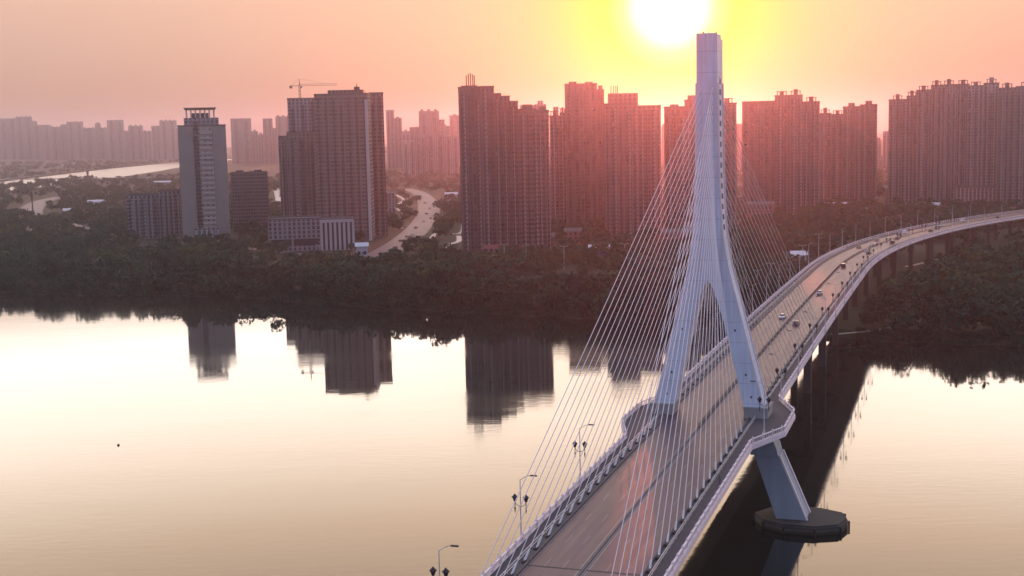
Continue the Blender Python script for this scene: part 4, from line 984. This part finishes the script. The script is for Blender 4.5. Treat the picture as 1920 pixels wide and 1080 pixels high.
def quad_mesh(name, V, m):
    me = bpy.data.meshes.new(name); n = len(V); nf_ = n // 4
    me.vertices.add(n); me.vertices.foreach_set('co', V.astype(np.float32).ravel())
    me.loops.add(n); me.loops.foreach_set('vertex_index', np.arange(n, dtype=np.int32))
    me.polygons.add(nf_); me.polygons.foreach_set('loop_start', np.arange(0, n, 4, dtype=np.int32))
    me.materials.append(m); me.update(calc_edges=True); me.validate(); return me
tr = random.Random(11)
variants = []
for i in range(6):
    H = tr.uniform(9, 13); W = tr.uniform(7.5, 11)
    cm = quad_mesh('crown', crown_arrays(tr, H, W, 420, .62), M['leaf'] if i % 2 else M['leaf2'])
    mb = MB(); mb.tube((0, 0, -.5), (.1, .1, H * .45), .28, .18, 6)
    for a in range(4):
        t = a * 1.57 + .4; mb.tube((.1, .1, H * .38), (math.cos(t) * W * .25, math.sin(t) * W * .25, H * .65), .12, .05, 5)
    variants.append((cm, mb.mesh('trunk', M['bark'])))
big = [crown_arrays(tr, tr.uniform(8, 12), tr.uniform(8, 12), 120, 1.05) for _ in range(8)]
shx = np.array([p[0] for p in sh]); shy = np.array([p[1] + 5 for p in sh])
def shore_y(x): return float(np.interp(x, shx, shy))
cl_s = [(centre(s)[0], s) for s in range(150, 1180, 12)]
cl = np.array([c for c, _ in cl_s])
def clear(x, y, pad=0):
    if np.min((cl[:, 0] - x) ** 2 + (cl[:, 1] - y) ** 2) < (17 + pad) ** 2: return False
    for rx, ry, rw in ROADS:
        if (rx - x) ** 2 + (ry - y) ** 2 < (rw + pad) ** 2: return False
    for fx, fy, hw_, hd_ in FOOT:
        if abs(fx - x) < hw_ and abs(fy - y) < hd_: return False
    return True
def in_view(x, y, z=8, m=40):
    if y < 50: return False
    u_, v_ = px((x, y, z)); return -m < u_ < 1920 + m and v_ < 1100
# nearest rank along the bank, one thing each
placed = []
tries = 0
while len(placed) < 296 and tries < 60000:
    tries += 1
    x = tr.uniform(-330, 330); d = tr.uniform(0, 1) ** 1.5 * 46 - 3.5; y = shore_y(x) + d
    if not in_view(x, y) or not clear(x, y): continue
    if any((x - a) ** 2 + (y - b) ** 2 < 30 for a, b in placed): continue
    placed.append((x, y))
def tree_label(x, y, i):
    u_, v_ = px((x, y, LZ))
    zones = [(0, 'at the far left'), (200, 'left of the beige tower'), (345, 'below the beige tower'), (440, 'right of the beige tower'), (530, 'below the striped tower'), (606, 'below the broad dark tower'), (730, 'below the curved avenue'), (865, 'below the masted tower'), (980, 'below the brown blocks'),
             (1065, 'behind the outermost stay cables'), (1180, 'behind the dense stay cables'), (1300, 'behind the pylon legs'), (1400, 'between the pylon and the deck'), (1560, 'beside the viaduct'), (1700, 'on the right bank'), (1830, 'at the right edge')]
    z_ = [t for a, t in zones if u_ >= a] or [zones[0][1]]
    return z_[-1]
def tree_row(x, y):
    d = y - shore_y(x); return 'waterside' if d < 10 else ('second row' if d < 25 else 'inner row')
ORD = ['first', 'second', 'third', 'fourth', 'fifth', 'sixth', 'seventh', 'eighth', 'ninth', 'tenth', 'eleventh', 'twelfth', 'thirteenth', 'fourteenth', 'fifteenth', 'sixteenth', 'seventeenth', 'eighteenth', 'nineteenth', 'twentieth']
groups = {}
for x, y in placed: groups.setdefault((tree_row(x, y), tree_label(x, y, 0)), []).append((px((x, y, LZ))[0], x, y))
i = 0
for (row, zn), L3 in groups.items():
    for k_, (_, x, y) in enumerate(sorted(L3)):
        cm, tm = variants[i % 6]; s_ = tr.uniform(.75, 1.3); i += 1
        o = empty('tree', (x, y, LZ if y > shore_y(x) + 1 else LZ - 2.4), tr.uniform(0, 6.28), None, 'tree'); o.scale = (s_, s_, s_ * tr.uniform(.85, 1.15))
        link('trunk', tm, o); link('crown', cm, o)
        on = (ORD[k_] if k_ < 20 else 'twenty-' + ORD[k_ - 20]) + ' from the left'
        tag(o, f'{row} dark green tree {zn}, {on}', 'tree', f'{row} trees {zn}')
# the woods behind, too many to count
def wood(name, pts, label):
    Vs = []
    for x, y in pts:
        v = big[tr.randrange(8)]; a = tr.uniform(0, 6.28); s_ = tr.uniform(.6, 1.2); c_, n_ = math.cos(a), math.sin(a)
        w_ = v * s_; Vs.append(np.stack([w_[:, 0] * c_ - w_[:, 1] * n_ + x, w_[:, 0] * n_ + w_[:, 1] * c_ + y, w_[:, 2] + LZ - .3], 1))
    o = link(name, quad_mesh(name, np.concatenate(Vs), M['leaf'])); tag(o, label, 'woodland', kind='stuff')
pts = []; tries = 0
while len(pts) < 2300 and tries < 40000:
    tries += 1
    y = 560 + 900 * tr.random() ** 1.15; x = tr.uniform(-.46, .46) * y
    if y < shore_y(x) + 40 or not clear(x, y) or not in_view(x, y): continue
    # glades
    if math.sin(x * .021 + 1.3) * math.sin(y * .027 + x * .008) > .55: continue
    pts.append((x, y))
sel = [p for i, p in enumerate(pts) if i % 7 == 0]; pts = [p for i, p in enumerate(pts) if i % 7]
wood('woodland', pts, 'dense dark green woods of the riverside park between bank and towers')
MW = M['leaf']; M['leaf'] = M['leaf3']
wood('light_green_woodland', sel, 'lighter green trees scattered through the dark riverside woods'); M['leaf'] = MW
Vs = []                                                # bushes hanging over the waterline
for _ in range(900):
    x = tr.uniform(-340, 420); y = shore_y(x) + tr.uniform(-6.5, 1)
    if not clear(x, y, -8): continue
    v = big[tr.randrange(8)] * tr.uniform(.22, .5); a = tr.uniform(0, 6.28); c_, n_ = math.cos(a), math.sin(a)
    v = v[:300] if len(v) > 300 else v
    Vs.append(np.stack([v[:, 0] * c_ - v[:, 1] * n_ + x, v[:, 0] * n_ + v[:, 1] * c_ + y, v[:, 2] + (-.9 if y < shore_y(x) - 3 else 1.0)], 1))
tag(link('bank_shrubs', quad_mesh('bank_shrubs', np.concatenate(Vs), M['leaf2'])), 'low dark shrubs crowding the waterline of the far bank', 'shrubs', kind='stuff')
pts = []; tries = 0
while len(pts) < 3000 and tries < 80000:
    tries += 1
    y = 1250 + 1500 * tr.random(); x = tr.uniform(-.46, .46) * y
    nfy = float(np.interp(x, [p[0] for p in nf], [p[1] for p in nf]))
    if y > nfy - 120 and x < T[0]: continue
    if not clear(x, y) or not in_view(x, y): continue
    if math.sin(x * .011 + .3) * math.sin(y * .013 + x * .005) > .7 and x > -250: continue
    pts.append((x, y))
wood('street_trees', pts, 'scattered street and park trees between the city blocks')

pts = []
while len(pts) < 1500:
    x = tr.uniform(-2300, 300); fy = float(np.interp(x, [p[0] for p in fn], [p[1] for p in fn])); y = fy + 30 + 1700 * tr.random() ** 1.4
    if in_view(x, y) and math.sin(x * .009) * math.sin(y * .007 + x * .004) < .6: pts.append((x, y))
wood('far_bank_woodland', pts, 'low hazy woods on the far side of the distant river')

# ------------------------------------------------------------------ haze
m = bpy.data.materials.new('haze'); m.use_nodes = True; t = m.node_tree; t.nodes.clear()
v = t.nodes.new('ShaderNodeVolumePrincipled'); o_ = t.nodes.new('ShaderNodeOutputMaterial')
v.inputs['Color'].default_value = (.70, .70, .84, 1); v.inputs['Density'].default_value = 1.05e-4; v.inputs['Anisotropy'].default_value = .885
t.links.new(v.outputs[0], o_.inputs['Volume'])
mb = MB(); mb.box(-7100, 7100, -600, 9100, -2.0, 190)
tag(mb.build('haze', m), kind='stuff', label='pale lavender evening haze over the whole river and city', cat='haze')
